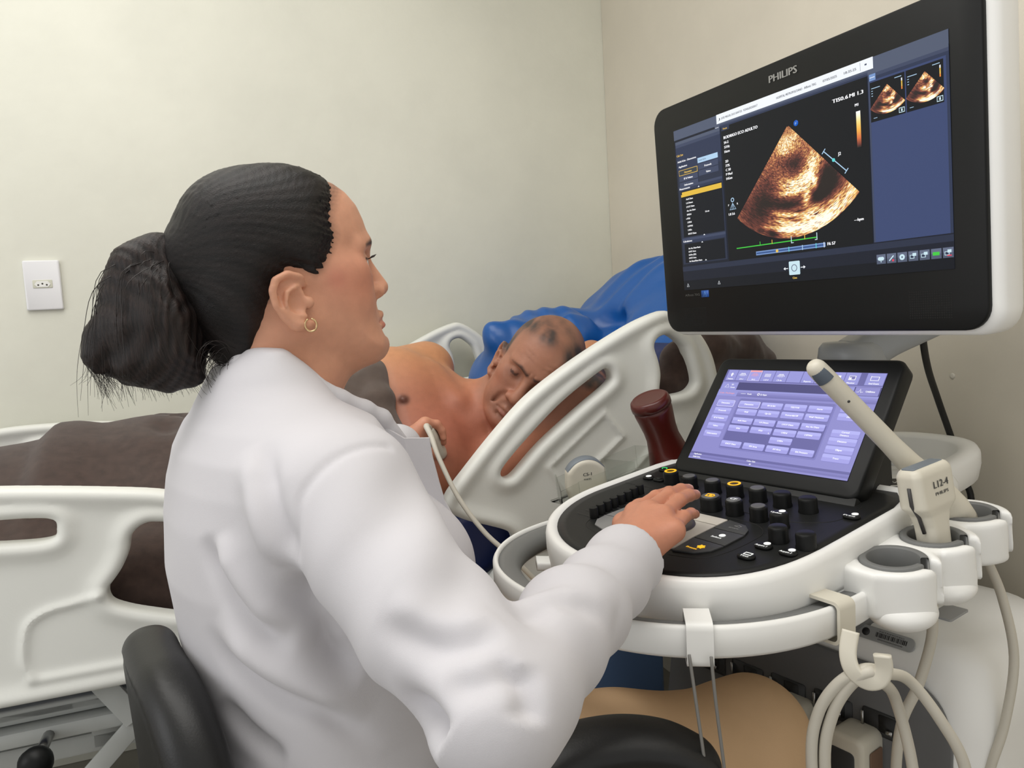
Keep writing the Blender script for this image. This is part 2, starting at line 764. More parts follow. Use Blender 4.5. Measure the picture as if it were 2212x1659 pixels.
# wall outlet
o = thing('wall_outlet', 'white rectangular plate with one three-pin socket on the cream wall', 'outlet', bw(-1.261, 0.0, 1.274))
PF = Frame(bw(-1.261, 0, 1.274), BF.R[0], (0, 0, 1), -BF.R[1])
mb = MB()
slab(mb, PF, rrect(0.082, 0.126, 0.004, 3), 0.0, 0.010, 0.003)
mb.build('face_plate', mat('outlet_white', (232, 232, 234), 0.4), o, sharp=50)
mb = MB()
slab(mb, PF, rrect(0.044, 0.0205, 0.002, 2, 0, 0.003), 0.0095, 0.0112, 0.0005)
mb.build('socket_frame', mat('outlet_ivory', (206, 206, 190), 0.45), o, sharp=50)
mb = MB()
hexo = np.array([(-0.018, -0.001), (-0.012, -0.008), (0.012, -0.008), (0.018, -0.001), (0.012, 0.007), (-0.012, 0.007)]) + (0, 0.003)
slab(mb, PF, hexo, 0.011, 0.0122, 0)
mb.build('socket', mat('socket_white', (236, 236, 232), 0.4), o, sharp=30)
mb = MB()
for x, y in ((-0.0095, 0.0005), (0, 0.0035), (0.0095, 0.0005)):
    lathe(mb, Frame(PF.w((x, y, 0.0120)), PF.R[0], PF.R[1], PF.R[2]), [(0.0022, 0), (0.0022, 0.0006), (0.0005, 0.0006)], 10)
mb.build('pin_hole', mat('pin_dark', (70, 66, 60), 0.7), o, kind='stuff')

# small dents in the right wall
mb = MB()
for D, z, r in ((1.25, 0.98, 0.006), (1.22, 0.93, 0.004), (1.27, 1.15, 0.003)):
    lathe(mb, Frame(bw(SR, D, z), BF.R[1], (0, 0, 1), -BF.R[0]), [(r, -0.001), (r * 0.8, 0.0012), (r * 0.2, 0.0006)], 12)
dent = mb.build('wall_chip', mat('chip_white', (206, 202, 190), 0.7))
tag(dent, 'small chips in the paint of the right wall', 'wall mark', kind='stuff')

# ------------------------------------------------------------------ hospital bed
bed = thing('hospital_bed', 'white hospital bed with moulded side rails and raised head end along the wall', 'bed', bw(-0.9, 0.5, 0))
head_out = spline([(-0.484, .815), (-0.438, .868), (-0.379, .928), (-0.321, .980), (-0.253, 1.024), (-0.177, 1.065), (-0.099, 1.102),
                   (-0.046, 1.120), (-0.022, 1.122), (0.008, 1.108), (0.050, 1.074), (0.076, 1.03), (0.089, .975), (0.10, .90), (0.10, .83),
                   (0.07, .75), (0.0, .68), (-0.10, .62), (-0.25, .597), (-0.40, .597), (-0.425, .612), (-0.412, .648), (-0.378, .690),
                   (-0.362, .718), (-0.372, .738), (-0.41, .755), (-0.445, .768), (-0.478, .788)], 5, True)
head_slot = spline([(-.378, .854), (-.332, .900), (-.257, .963), (-.18, 1.012), (-.158, 1.020), (-.149, 1.005), (-.158, .990), (-.22, .949),
                    (-.297, .894), (-.349, .847), (-.364, .837), (-.377, .839)], 5, True)
head_hole = spline([(-.044, 1.072), (-.055, 1.056), (-.047, 1.028), (-.043, 1.0), (-.047, .967), (-.037, .958), (.012, .961), (.030, .973),
                    (.032, .99), (.017, 1.042), (.004, 1.060), (-.02, 1.076)], 5, True)
foot_out = spline([(-1.60, .85), (-1.50, .905), (-1.38, .925), (-1.25, .926), (-1.146, .919), (-1.0, .899), (-.923, .884), (-.85, .858), (-.805, .80),
                   (-.785, .70), (-.792, .62), (-.83, .597), (-1.0, .594), (-1.2, .594), (-1.52, .596), (-1.60, .61), (-1.64, .68), (-1.635, .78)], 6, True)
foot_slot = spline([(-1.30, .874), (-1.2, .874), (-1.093, .867), (-1.079, .850), (-1.095, .834), (-1.2, .841), (-1.30, .842), (-1.318, .858)], 6, True)
foot_hole = spline([(-.932, .838), (-.957, .841), (-.974, .833), (-.983, .820), (-.987, .801), (-.998, .777), (-1.012, .758), (-1.020, .748),
                    (-1.020, .734), (-1.009, .721), (-.968, .703), (-.90, .684), (-.852, .70), (-.84, .76), (-.86, .815), (-.90, .832)], 5, True)


def rail(name, out, holes, embs, D, ridge=None):
    so = poly_sdf(out)
    hs = [poly_sdf(h) for h in holes]
    em = [np.asarray(e, np.float32) for e in embs]

    def fn(P):
        Q = P[:, [0, 2]]
        d = so(Q)
        dh = np.full(len(Q), 9.0, np.float32)
        for h in hs:
            dh = np.minimum(dh, h(Q))
        d2 = -smin(-d, dh, 0.006)
        half = 0.0135 + 0.0085 * np.exp(-np.maximum(np.abs(d2) - 0.008, 0) ** 2 / 0.00030)
        for e in em:
            g = np.full(len(Q), 9.0, np.float32)
            for a, b in zip(e[:-1], e[1:]):
                ab = b - a
                t = np.clip((Q - a) @ ab / float(ab @ ab), 0, 1)
                g = np.minimum(g, np.linalg.norm(Q - a - t[:, None] * ab, axis=1))
            half = half + 0.005 * np.exp(-(g / 0.007) ** 2)
        r = 0.013
        qx = d2 + r
        qy = np.abs(P[:, 1]) - half + r
        return np.minimum(np.maximum(qx, qy), 0) + np.sqrt(np.maximum(qx, 0) ** 2 + np.maximum(qy, 0) ** 2) - r
    S = SDF()
    lo = np.array([out[:, 0].min(), -0.035, out[:, 1].min()])
    hi = np.array([out[:, 0].max(), 0.035, out[:, 1].max()])
    S.add(fn, lo, hi, 0)
    V, F = S.mesh(0.0036, lo - 0.012, hi + 0.012, slack=0.004, smooth=2)
    V[:, 1] -= D
    return mesh_obj(name, BF.w(V), F, RAILP, bed)


r1 = rail('side_rail', head_out, [head_slot, head_hole],
          [[(-.288, .847), (-.168, .937), (-.132, .888), (-.254, .795), (-.288, .847)], [(-.42, .70), (-.30, .70), (-.18, .76), (-.02, .90)]], 0.95)
r2 = rail('side_rail', foot_out, [foot_slot, foot_hole],
          [spline([(-1.019, .744), (-1.045, .738), (-1.075, .733), (-1.10, .729), (-1.122, .718), (-1.132, .70), (-1.138, .658), (-1.13, .635)], 4),
           [(-1.13, .628), (-.86, .628)]], 0.95)
for r, sh in ((r1, -0.17), (r2, 0.02)):
    c = r.copy()
    COL.objects.link(c)
    c.parent = bed
    c.location = Vector(r.location) + Vector(sh * BF.R[0] + 0.86 * BF.R[1])
    ORG[c.name] = ORG[r.name] + sh * BF.R[0] + 0.86 * BF.R[1]

mb = MB()
mp = [(-2.12, .628), (-1.5, .628), (-.75, .63), (-.58, .64), (-.44, .685), (-.2, .83), (0.07, 1.0)]
sweep(mb, [bw(s, 0.5, z) for s, z in spline(mp, 6)], rrect(0.80, 0.132, 0.03, 4), (0, 0, 1))
mb.build('mattress', BLUED, bed)
mb = MB()
sweep(mb, [bw(s, 0.5, z - 0.077) for s, z in spline(mp, 6)], rrect(0.80, 0.02, 0.004, 2), (0, 0, 1))
mb.build('deck', PMETAL, bed)
for nm, D0, D1, z0, z1 in (('side_beam', .80, .90, .536, .560), ('side_beam', .10, .20, .536, .560), ('lower_beam', .82, .92, .508, .534), ('lower_beam', .08, .18, .508, .534),
                           ('base_beam', .80, .88, .455, .490), ('base_beam', .12, .20, .455, .490)):
    mb = MB()
    boxf(mb, BF, (-2.1, -D1, z0), (0.05, -D0, z1), 0.006)
    mb.build(nm, PMETAL, bed, sharp=40)
for s in (-1.9, -1.05, -0.2):
    mb = MB()
    boxf(mb, BF, (s - .03, -.88, .46), (s + .03, -.12, .51), 0.004)
    mb.build('cross_beam', PMETAL, bed, sharp=40)
# hinge arms of the near rails
for (s0, z0, s1, z1, w, D) in ((-1.060, .612, -1.005, .522, .034, .932), (-.998, .520, -1.075, .445, .030, .925), (-.30, .63, -.24, .52, .034, .932), (-1.50, .612, -1.445, .522, .034, .932)):
    mb = MB()
    bar(mb, bw(s0, D, z0), bw(s1, D, z1), w, 0.008, BF.R[1], 0.002)
    mb.build('rail_arm', PMETAL, bed, sharp=40)
for s in (-1.9, -0.15):
    for D in (.16, .84):
        mb = MB()
        boxf(mb, BF, (s - .025, -D - .025, .10), (s + .025, -D + .025, .47), 0.005)
        lg = mb.build('leg', PMETAL, bed, sharp=40)
        mb = MB()
        lathe(mb, Frame(bw(s, D, 0.055), BF.R[0], (0, 0, 1), BF.R[1]), [(.02, -.016), (.05, -.016), (.055, -.008), (.055, .008), (.05, .016), (.02, .016)], 20)
        boxf(mb, BF, (s - .012, -D - .022, .05), (s + .012, -D + .022, .11), 0.003)
        mb.build('caster', GREY, lg)
mb = MB()
kc = bw(-1.128, 1.0, .520)
tube(mb, [bw(-1.128, .90, .520), bw(-1.128, .985, .520)], 0.008, 10)
mb.build('crank_shaft', STEEL, bed)
mb = MB()
lathe(mb, Frame(kc, BF.R[0], (0, 0, 1), BF.R[1]), [(.0, -.02), (.012, -.019), (.021, -.010), (.0235, 0), (.021, .010), (.012, .018), (.0, .02)], 22, caps=False)
mb.build('crank_knob', BLACKG, bed, label='glossy black round crank knob')
mb = MB()
boxf(mb, BF, (-.50, -.87, .20), (-.262, -.842, .50), 0.01)
mb.build('base_cover', mat('mid_grey_panel', (138, 141, 143), 0.5), bed)
mb = MB()
boxf(mb, BF, (-.26, -.90, .28), (-.02, -.872, .50), 0.01)
mb.build('base_cover', mat('blue_grey_panel', (88, 116, 158), 0.5), bed, label='blue-grey cover panel under the head end')


def fbm(x, y, seed=0, oct=4):
    r = np.random.default_rng(seed)
    out = 0
    a = 1.0
    for k in range(oct):
        for _ in range(3):
            th, ph, f = r.uniform(0, 6.28), r.uniform(0, 6.28), 2 ** k * r.uniform(.8, 1.25)
            out = out + a * np.sin(f * (x * np.cos(th) + y * np.sin(th)) + ph)
        a *= 0.5
    return out / 3


# brown fleece blanket over the legs
ns, nv = 150, 70
ss = np.linspace(-2.05, -0.47, ns)
T = np.interp(ss, [-2.05, -1.7, -1.45, -1.28, -1.20, -1.165, -1.08, -.985, -.9, -.7, -.55, -.47], [.78, .86, .90, .925, .928, .955, .95, .966, .965, .965, .95, .93])
prof = np.array([(.912, .675), (.912, .72), (.905, .765), (.87, .80), (.80, .835), (.70, .90), (.58, .975), (.47, 1.0), (.36, .97), (.26, .88), (.18, .80), (.125, .75), (.115, .67)])
pv = spline(prof, 6)
pv = pv[np.linspace(0, len(pv) - 1, nv).astype(int)]
VV = np.zeros((ns, nv, 3))
for i, s in enumerate(ss):
    k = np.clip((pv[:, 1] - .675) / (1.0 - .675), 0, 1)
    z = .675 + k * (T[i] - .675)
    VV[i] = np.stack([np.full(nv, s), pv[:, 0], z], 1)
nz = fbm(VV[..., 0] * 14, VV[..., 1] * 14 + VV[..., 2] * 10, 3)
nz2 = np.abs(fbm(VV[..., 0] * 7 + 2 * VV[..., 1], VV[..., 1] * 9 + VV[..., 2] * 6, 9))
VV[..., 2] += 0.009 * nz - 0.022 * np.exp(-(nz2 / 0.18) ** 2)
VV[..., 1] = np.minimum(VV[..., 1] + 0.004 * nz, 0.922)
W2 = BF.w(np.stack([VV[..., 0], -VV[..., 1], VV[..., 2]], -1).reshape(-1, 3))
ii = np.arange(ns * nv).reshape(ns, nv)
F2 = np.stack([ii[:-1, :-1], ii[1:, :-1], ii[1:, 1:], ii[:-1, 1:]], -1).reshape(-1, 4)
bl = mesh_obj('blanket', W2, F2, BROWNB)
so = bl.modifiers.new('thickness', 'SOLIDIFY')
so.thickness = 0.006
tag(bl, 'dark brown fleece blanket spread over the legs of the bed occupant', 'blanket')

# second brown blanket bunched over the head end
S = SDF()
S.chain([bw(.03, .90, .92), bw(.04, .905, 1.02), bw(.12, .89, 1.045), bw(.22, .86, 1.035), bw(.29, .85, 1.0)], [.03, .035, .04, .042, .03], 0.03)
S.chain([bw(-.04, .905, .86), bw(.0, .905, .97), bw(.06, .89, .99), bw(.2, .88, .93), bw(.27, .86, .88)], [.018, .022, .045, .05, .035], 0.03)
S.chain([bw(.05, .9, .85), bw(.15, .9, .87), bw(.25, .88, .85)], [.03, .04, .03], 0.03)
S.chain([bw(.13, .75, 1.07), bw(.16, .6, 1.08), bw(.2, .86, 1.04)], [.035, .03, .04], 0.03)
V, F = S.mesh(0.006)
V = V + 0.004 * fbm(V[:, 0] * 60, V[:, 1] * 60 + V[:, 2] * 50, 21)[:, None] * np.array([0.4, -0.6, 0.6])
tag(mesh_obj('blanket', V, F, BROWNB), 'dark brown blanket bunched over the raised head end behind the rail', 'blanket')

# blue vinyl pillow
PSL = unit(np.array(bw(1, 0, .62)) - np.array(bw(0, 0, 0)))
PIF = Frame(bw(0, .5, 1), PSL, BF.R[1], np.cross(PSL, BF.R[1]))
S = SDF()
S.ell(bw(-.075, .40, 1.015), (.20, .19, .105), PIF, .05)
PSR = unit(np.array(bw(.55, 0, .83)) - np.array(bw(0, 0, 0)))
PIR = Frame(bw(0, .5, 1), PSR, BF.R[1], np.cross(PSR, BF.R[1]))
S.ell(bw(.165, .50, 1.105), (.185, .31, .075), PIR, .05)
S.ell(bw(.075, .74, .965), (.21, .14, .075), PIF, .05)
S.cap(bw(-.12, .42, 1.060), bw(-.200, .46, 1.085), .055, .030, .08)
S.cap(bw(.22, .60, 1.18), bw(.262, .72, 1.235), .045, .014, .05)
S.cap(bw(.0, .38, 1.13), bw(.10, .55, 1.10), .018, .018, .05, True)
V, F = S.mesh(.0055)
q = PIF.l(V)
wr = .0055 * np.sin(34 * q[:, 0] + 26 * q[:, 1] + 5 * np.sin(11 * q[:, 1] + 3 * q[:, 2])) + .003 * np.sin(70 * q[:, 0] - 40 * q[:, 1] + 6 * np.sin(14 * q[:, 0]))
V = V + wr[:, None] * PIF.R[2]
tag(mesh_obj('pillow', V, F, BLUEP), 'creased blue vinyl pillow under the head of the man in bed', 'pillow')

# ------------------------------------------------------------------ ultrasound machine
CXV = unit((.58, -.815, 0))
CYH = np.array([-CXV[1], CXV[0], 0])
CYV = unit(CYH + np.array([0, 0, .10]))
CNV = np.cross(CXV, CYV)
CF = Frame((.3, 1.0, .860), CXV, CYV, CNV)      # control panel frame: x right, y away from the operator, z up
CH = Frame((.3, 1.0, 0), CXV, CYH, (0, 0, 1))   # same directions, upright, from the floor


def cw(a, b, h):
    return CF.w((a, b, h))


mach = thing('ultrasound_machine', 'white ultrasound machine with black control panel, touch screen and large monitor', 'ultrasound machine', CH.w((0, .35, 0)))


def outline(ins=0.0, n=40, back=0.13):
    th = np.linspace(0, np.pi, n)
    e = np.where(np.cos(th) > 0, 0.70, 1.0)
    ax, by = 0.207 - ins, 0.205 - ins
    a = -0.005 + ax * np.sign(np.cos(th)) * np.abs(np.cos(th)) ** e
    b = -0.072 - by * np.abs(np.sin(th)) ** e
    fr = np.stack([a, b], 1)[::-1]
    w0 = 0.207 - ins
    bk = np.array([(-.005 + w0, -.02), (-.005 + w0, .06), (-.005 + w0 * .97, back - .025 - ins), (-.005 + w0 * .88, back - ins), (0, back - ins), (-.005 - w0 * .88, back - ins), (-.005 - w0 * .97, back - .025 - ins), (-.005 - w0, .06), (-.005 - w0, -.02)])
    return np.concatenate([fr, bk])


def oring(ins, h):
    o2 = outline(ins)
    return CF.w(np.concatenate([o2, np.full((len(o2), 1), h)], 1))


mb = MB()
loft(mb, [oring(.022, -.004), oring(.0165, .0018), oring(.0125, .0048), oring(.007, .006), oring(.0025, .0035), oring(0, -.004), oring(-.001, -.02), oring(.001, -.040), oring(.0012, -.0445)])
mb.build('console_upper_shell', WHITE, mach)
mb = MB()
loft(mb, [oring(.0035, -.0445), oring(.0035, -.0465), oring(.0015, -.0465), oring(.004, -.055), oring(.013, -.070), oring(.030, -.082), oring(.06, -.09), oring(.10, -.093)])
mb.build('console_lower_shell', WHITE, mach)
mb = MB()
loft(mb, [oring(.020, -.003), oring(.0165, .0022), oring(.030, .0024)])
cpn = mb.build('control_panel', BLACK, mach, label='flat matt black control panel')
# fine seams on the black panel
mb = MB()
for pts in ([(-.185, -.03), (-.06, -.031), (.07, -.048), (.115, -.044), (.150, -.022), (.158, .01), (.154, .044)],
            [(.043, -.071), (.086, -.074), (.108, -.092), (.113, -.12), (.11, -.165), (.096, -.193), (.06, -.205)],
            [(-.043, -.071), (-.086, -.074), (-.108, -.092), (-.113, -.12), (-.11, -.165), (-.096, -.193), (-.06, -.205)]):
    sp = spline(pts, 6)
    sweep(mb, [cw(a, b, .0025) for a, b in sp], rrect(.0012, .0005, .0002, 1), CNV)
mb.build('panel_seam', BLACKD, cpn)

KNW = glow('label_white', (250, 250, 246), 1.0)
KNY = glow('label_amber', (255, 190, 40), 1.1)
KNG = glow('label_green', (70, 235, 120), 1.0)
GTOP = mat('knob_cap_grey', (92, 92, 92), 0.5)


def knob(a, b, r, h, top, lab=None):
    fr = Frame(cw(a, b, .002), CXV, CYV, CNV)
    mb = MB()
    lathe(mb, fr, [(r, 0), (r, .002), (r * .94, .004), (r * .94, h - .003), (r * .88, h - .001), (r * .8, h), (0.0001, h)], 28)
    k = mb.build('rotary_knob', BLACKG, cpn, sharp=50)
    mb = MB()
    if top == 'ring':
        lathe(mb, fr, [(r * .50, h + .0002), (r * .50, h + .0008), (r * .74, h + .0008), (r * .74, h + .0002)], 28, caps=False)
        mb.build('lit_ring', KNY, k)
    elif top == 'grey':
        lathe(mb, fr, [(r * .74, h - .001), (r * .74, h + .0007), (r * .6, h + .0009), (.0001, h + .0009)], 24)
        mb.build('cap', GTOP, k)
    elif top == 'amber':
        lathe(mb, fr, [(r * .78, h - .001), (r * .78, h + .0005), (.0001, h + .0006)], 24)
        mb.build('cap', GTOP, k)
        mb = MB()
        pts = np.array([(-.006, .004), (.003, .0045), (.0065, .001), (.005, -.004), (-.004, -.0045)])
        sweep(mb, [fr.w((x, y, h + .001)) for x, y in pts], rrect(.0016, .0008, .0003, 1), CNV, closed=True)
        lathe(mb, Frame(fr.w((0.001, 0, h + .0007)), CXV, CYV, CNV), [(.002, 0), (.002, .0006), (.0001, .0006)], 10)
        mb.build('lit_icon', KNY, k)
    elif top == 'white':
        lathe(mb, fr, [(r * .78, h - .001), (r * .78, h + .0005), (.0001, h + .0006)], 24)
        mb.build('cap', DGREY, k)
        mb = MB()
        text(mb, fr, lab or '2D', 0, -.003, .0085, h + .0012, align='c', bold=.0006)
        mb.build('lit_icon', KNW, k)
    elif top == 'label':
        mb = MB()
        icon(mb, fr, h + .0012, lab)
        mb.build('lit_label', KNW, k)
    return k


def icon(mb, fr, z, lab):
    lathe(mb, Frame(fr.w((.003, .003, z)), CXV, CYV, CNV), [(.0001, 0), (.0040, 0), (.0040, .0004), (.0001, .0004)], 16, caps=False)
    text(mb, fr, lab, 0, -.0062, .0050, z, align='c', width=.0145, bold=.0005)


KR = .0122
for a, b, r, h, t, l in ((-.121, .004, KR, .019, 'ring', None), (-.080, -.002, KR, .019, 'grey', None), (-.038, -.002, KR, .019, 'grey', None), (-.001, -.001, KR, .019, 'ring', None), (.036, -.001, KR, .019, 'grey', None),
                         (.073, -.001, KR, .019, 'plain', None), (.111, -.003, KR, .019, 'plain', None), (.004, -.058, .0148, .019, 'amber', None), (.041, -.057, .0118, .020, 'white', 'CF'),
                         (.079, -.059, .0118, .019, 'grey', None), (.113, -.066, .0118, .019, 'label', 'Update'), (.1375, -.104, .0118, .019, 'plain', None), (.172, -.103, .0118, .018, 'plain', None)):
    knob(a, b, r, h, t, l)


def button(a, b, lab, m, kind='icon'):
    fr = Frame(cw(a, b, .002), CXV, CYV, CNV)
    mb = MB()
    slab(mb, fr, rrect(.021, .015, .0072, 5), 0, .0045, .0018)
    k = mb.build('push_button', BLACKG, cpn)
    mb = MB()
    if kind == 'icon':
        icon(mb, fr, .0050, lab)
    elif kind == 'dot':
        lathe(mb, Frame(fr.w((0, 0, .0048)), CXV, CYV, CNV), [(.0001, 0), (.0045, 0), (.0045, .0004), (.0001, .0004)], 14, caps=False)
    elif kind == 'rect':
        sweep(mb, [fr.w((x, y, .005)) for x, y in ((-.003, .0045), (.006, .0045), (.006, -.0008), (-.003, -.0008))], rrect(.0012, .0006, .0002, 1), CNV, closed=True)
        text(mb, fr, lab, .001, -.0062, .0048, .005, align='c', width=.011, bold=.0005)
    elif kind == 'arc':
        sweep(mb, [fr.w((.0045 * math.cos(t), .0035 * math.sin(t), .005)) for t in np.linspace(-.3, 4.4, 14)], rrect(.0011, .0006, .0002, 1), CNV)
    mb.build('lit_label', m, k)


button(.164, .003, 'Print', KNW)
button(.135, -.129, 'Acquire 1', KNW)
button(.167, -.130, 'Acquire 2', KNW)
button(.137, -.163, 'Text', KNW, 'rect')
button(-.174, .047, '', KNG, 'arc')
button(-.167, .003, '', KNW, 'dot')
button(-.145, .003, '', BLACKD, 'dot')

# time gain sliders
for i in range(8):
    b = -.166 + .0152 * i
    a = (-.108, -.111, -.113, -.116, -.117, -.119, -.122, -.125)[i]
    mb = MB()
    slab(mb, Frame(cw(-.112, b, .0015), CXV, CYV, CNV), rrect(.062, .0032, .0015, 3), 0, .0013, 0)
    sl = mb.build('slider_slot', BLACKD, cpn)
    mb = MB()
    fr = Frame(cw(a, b, .0028), CXV, CYV, CNV)
    lathe(mb, fr, [(.0062, 0), (.0062, .013), (.0055, .0142), (.0001, .0142)], 18)
    mb.build('slider_knob', BLACKG, sl, sharp=50)

# trackball area
PADL = mat('key_cream', (206, 200, 190), 0.45)
PADG = mat('key_grey', (66, 67, 68), 0.5)
z0 = .0024
mb = MB()
TB = Frame(cw(0, -.137, 0), CXV, CYV, CNV)
for x0, x1 in ((-.050, -.0005), (.0005, .050)):
    slab(mb, CF, rrect(x1 - x0, .022, .001, 2, (x0 + x1) / 2, -.0935), z0, z0 + .0022, .0006)
oo = np.array([(-.050, -.106), (.050, -.106), (.051, -.150), (.056, -.189), (.045, -.196), (0, -.199), (-.045, -.196), (-.056, -.189), (-.051, -.150)])
slab(mb, CF, oo, z0, z0 + .0020, .0006)
mb.build('trackball_key', PADL, cpn, sharp=40)
for sg in (-1, 1):
    for k, o2 in enumerate(([(.052, -.082), (.080, -.087), (.092, -.098), (.0975, -.113), (.052, -.113)],
                            [(.052, -.1145), (.098, -.1145), (.099, -.152), (.053, -.150)],
                            [(.053, -.1515), (.099, -.1535), (.096, -.172), (.084, -.187), (.058, -.195), (.057, -.188)])):
        q = np.array(o2) * (sg, 1)
        if sg < 0:
            q = q[::-1]
        mb = MB()
        slab(mb, CF, q, z0, z0 + .0022, .0006)
        kk = mb.build('function_key', PADG if sg > 0 else mat('key_pale_grey', (128, 128, 128), .45), cpn, sharp=40)
        c = q.mean(0)
        mb = MB()
        fr = Frame(cw(c[0], c[1], 0), CXV, CYV, CNV)
        if k == 0:
            sweep(mb, [fr.w((x, y, .0050)) for x, y in ((-.004, .002), (0, .006), (.005, .004), (.004, .001))], rrect(.0007, .0003, .0001, 1), CNV, closed=True)
            text(mb, fr, 'REVIEW', 0, -.006, .004, .0050, align='c', width=.014)
            mb.build('printed_label', mat('label_grey', (150, 150, 150), 0.5), kk)
        elif k == 1:
            if sg > 0:
                icon(mb, fr, .0050, 'Select')
                mb.build('lit_label', KNW, kk)
        elif sg > 0:
            for t in np.arange(3) * np.pi / 3:
                d = np.array([math.cos(t), math.sin(t)]) * .005
                sweep(mb, [fr.w((.006 + d[0], .004 + d[1], .0052)), fr.w((.006 - d[0], .004 - d[1], .0052))], rrect(.0016, .0006, .0002, 1), CNV)
            sweep(mb, [fr.w((.006 + .0035 * math.cos(t), .004 + .0035 * math.sin(t), .0052)) for t in np.linspace(0, 6.28, 13)[:-1]], rrect(.0011, .0006, .0002, 1), CNV, closed=True)
            text(mb, fr, 'Freeze', -.001, -.006, .0052, .0052, align='c', width=.015, bold=.0006)
            mb.build('lit_label', KNY, kk)
mb = MB()
lathe(mb, TB, [(.034, z0 + .0008), (.0335, z0 + .0035), (.030, z0 + .0042), (.021, z0 + .0025), (.0205, z0 + .0008)], 40)
mb.build('trackball_ring', mat('ring_graphite', (74, 68, 70), 0.4), cpn)
mb = MB()
lathe(mb, TB, [(.0195, .003), (.0195, .007), (.0175, .012), (.013, .0165), (.007, .0188), (.0001, .0195)], 30)
mb.build('trackball', mat('ball_white', (228, 226, 220), 0.2), cpn)

# ---- touch panel
TX, TZ = unit((.585, -.811, .002)), unit((.51, .37, .777))
TN = np.cross(TX, TZ)
TF = Frame((.386, 1.065, .956), TX, TZ, TN)
mb = MB()
ol = rrect(.302, .2145, .014, 6, -.0015, .0015)
slab(mb, TF, ol, -.030, -.0012, .004)
tp = mb.build('touch_panel', BLACKG, mach)
mb = MB()
hb = np.array([(-.150, -.100), (.146, -.100), (.150, -.128), (.143, -.150), (-.150, -.150), (-.158, -.125)])[::-1]
slab(mb, TF, np.array([(-.152, -.101), (-.158, -.122), (-.150, -.140), (.146, -.140), (.150, -.118), (.148, -.101)]), -.032, -.003, .003)
mb.build('hinge_block', BLACK, tp, sharp=40)
mb = MB()
pr = np.array([(-.10, .02, .0), (.12, .02, .0)])
loft(mb, [cw(a, 0, 0) + np.array(o2) @ np.stack([CYV, CNV]) for a, o2 in ((-.135, [(.066, -.003), (.085, .012), (.130, .056), (.155, .056), (.155, -.003)]), (.135, [(.066, -.003), (.085, .012), (.130, .056), (.155, .056), (.155, -.003)]))], smooth=False)
mb.build('panel_support', BLACK, tp)

LAV = [glow('lav%d' % i, c, 1.0) for i, c in enumerate([(150, 150, 214), (76, 74, 122), (120, 118, 178), (140, 138, 200), (104, 102, 160), (176, 176, 238), (128, 126, 188), (52, 50, 86), (232, 160, 170), (222, 220, 250), (214, 214, 255), (162, 160, 226)])]
TXW = glow('text_white', (252, 252, 255), 1.0)
UI = MB()


def grad(mb, fr, x0, y0, x1, y1, z, mis):
    n = len(mis)
    for i, m in enumerate(mis):
        quad(mb, fr, x0, y0 + (y1 - y0) * i / n, x1, y0 + (y1 - y0) * (i + 1) / n, z, m)


uim = LAV + [TXW]
TW = 12
quad(UI, TF, -.130, -.0815, .130, .0845, .0000, 3)
grad(UI, TF, -.130, .0345, .130, .0465, .0003, [2, 6, 3, 0])
quad(UI, TF, -.130, .0465, .130, .0610, .0003, 1)
quad(UI, TF, -.130, .0625, .130, .0845, .0003, 4)
grad(UI, TF, -.130, -.0815, .130, -.0700, .0003, [3, 2, 6, 4])
quad(UI, TF, -.130, -.0700, .130, -.0692, .0004, 4)
# top row tabs
x = -.1265
for i, (wd_, lb) in enumerate(((.019, 'Patient'), (.022, 'C5-1'), (.023, 'S4-2'), (.023, 'L12-4'), (.023, 'C9-4v'), (.024, ''), (.022, 'Reports'), (.022, 'Review'), (.022, 'Keyboard'), (.022, 'Monitor'))):
    quad(UI, TF, x, .0640, x + wd_ - .001, .0838, .0005, 0 if i != 2 else 11)
    if i == 2:
        quad(UI, TF, x, .0805, x + wd_ - .001, .0838, .0007, 8)
        for e in ((x, .0640, x + wd_ - .001, .0646), (x, .0640, x + .0006, .0838), (x + wd_ - .0016, .0640, x + wd_ - .001, .0838)):
            quad(UI, TF, *e, .0008, 9)
    cx_ = x + wd_ / 2 - .0005
    if lb:
        text(UI, TF, lb, cx_, .0655, .0036, .0008, TW, 'c', bold=.0003)
    if 1 <= i <= 4:
        for j in range(6):
            t = (j - 2.5) * (.28 if i != 3 else 0)
            bx = cx_ + ((j - 2.5) * .0018 if i == 3 else (j - 2.5) * .0009)
            d = np.array([math.sin(t), -math.cos(t)])
            pa, pb = np.array([bx, .0785]) + d * .0006, np.array([bx, .0785]) + d * .0065
            sweep(UI, [TF.w((*pa, .0009)), TF.w((*pb, .0009))], rrect(.0007, .0002, .0001, 1), TN, 8 if i == 2 else TW)
    elif i >= 7:
        quad(UI, TF, cx_ - .005, .0715, cx_ + .005, .0785, .0008, TW)
        if i == 9:
            quad(UI, TF, cx_ - .0042, .0723, cx_ + .0042, .0777, .0010, 2)
            quad(UI, TF, cx_ - .0038, .0725, cx_ - .0005, .0755, .0012, TW)
    elif i == 0:
        quad(UI, TF, cx_ - .0012, .0715, cx_ + .0012, .0780, .0008, TW)
        quad(UI, TF, cx_ - .0030, .0750, cx_ + .0030, .0760, .0008, TW)
    x += wd_
quad(UI, TF, .104, .0640, .1295, .0838, .0005, 0)
text(UI, TF, 'End Exam', .1168, .0655, .0036, .0008, TW, 'c', bold=.0003)
for e in ((.110, .0715, .122, .0722), (.110, .0715, .1108, .079), (.1212, .0715, .122, .0775), (.110, .0775, .122, .0782)):
    quad(UI, TF, *e, .0008, TW)
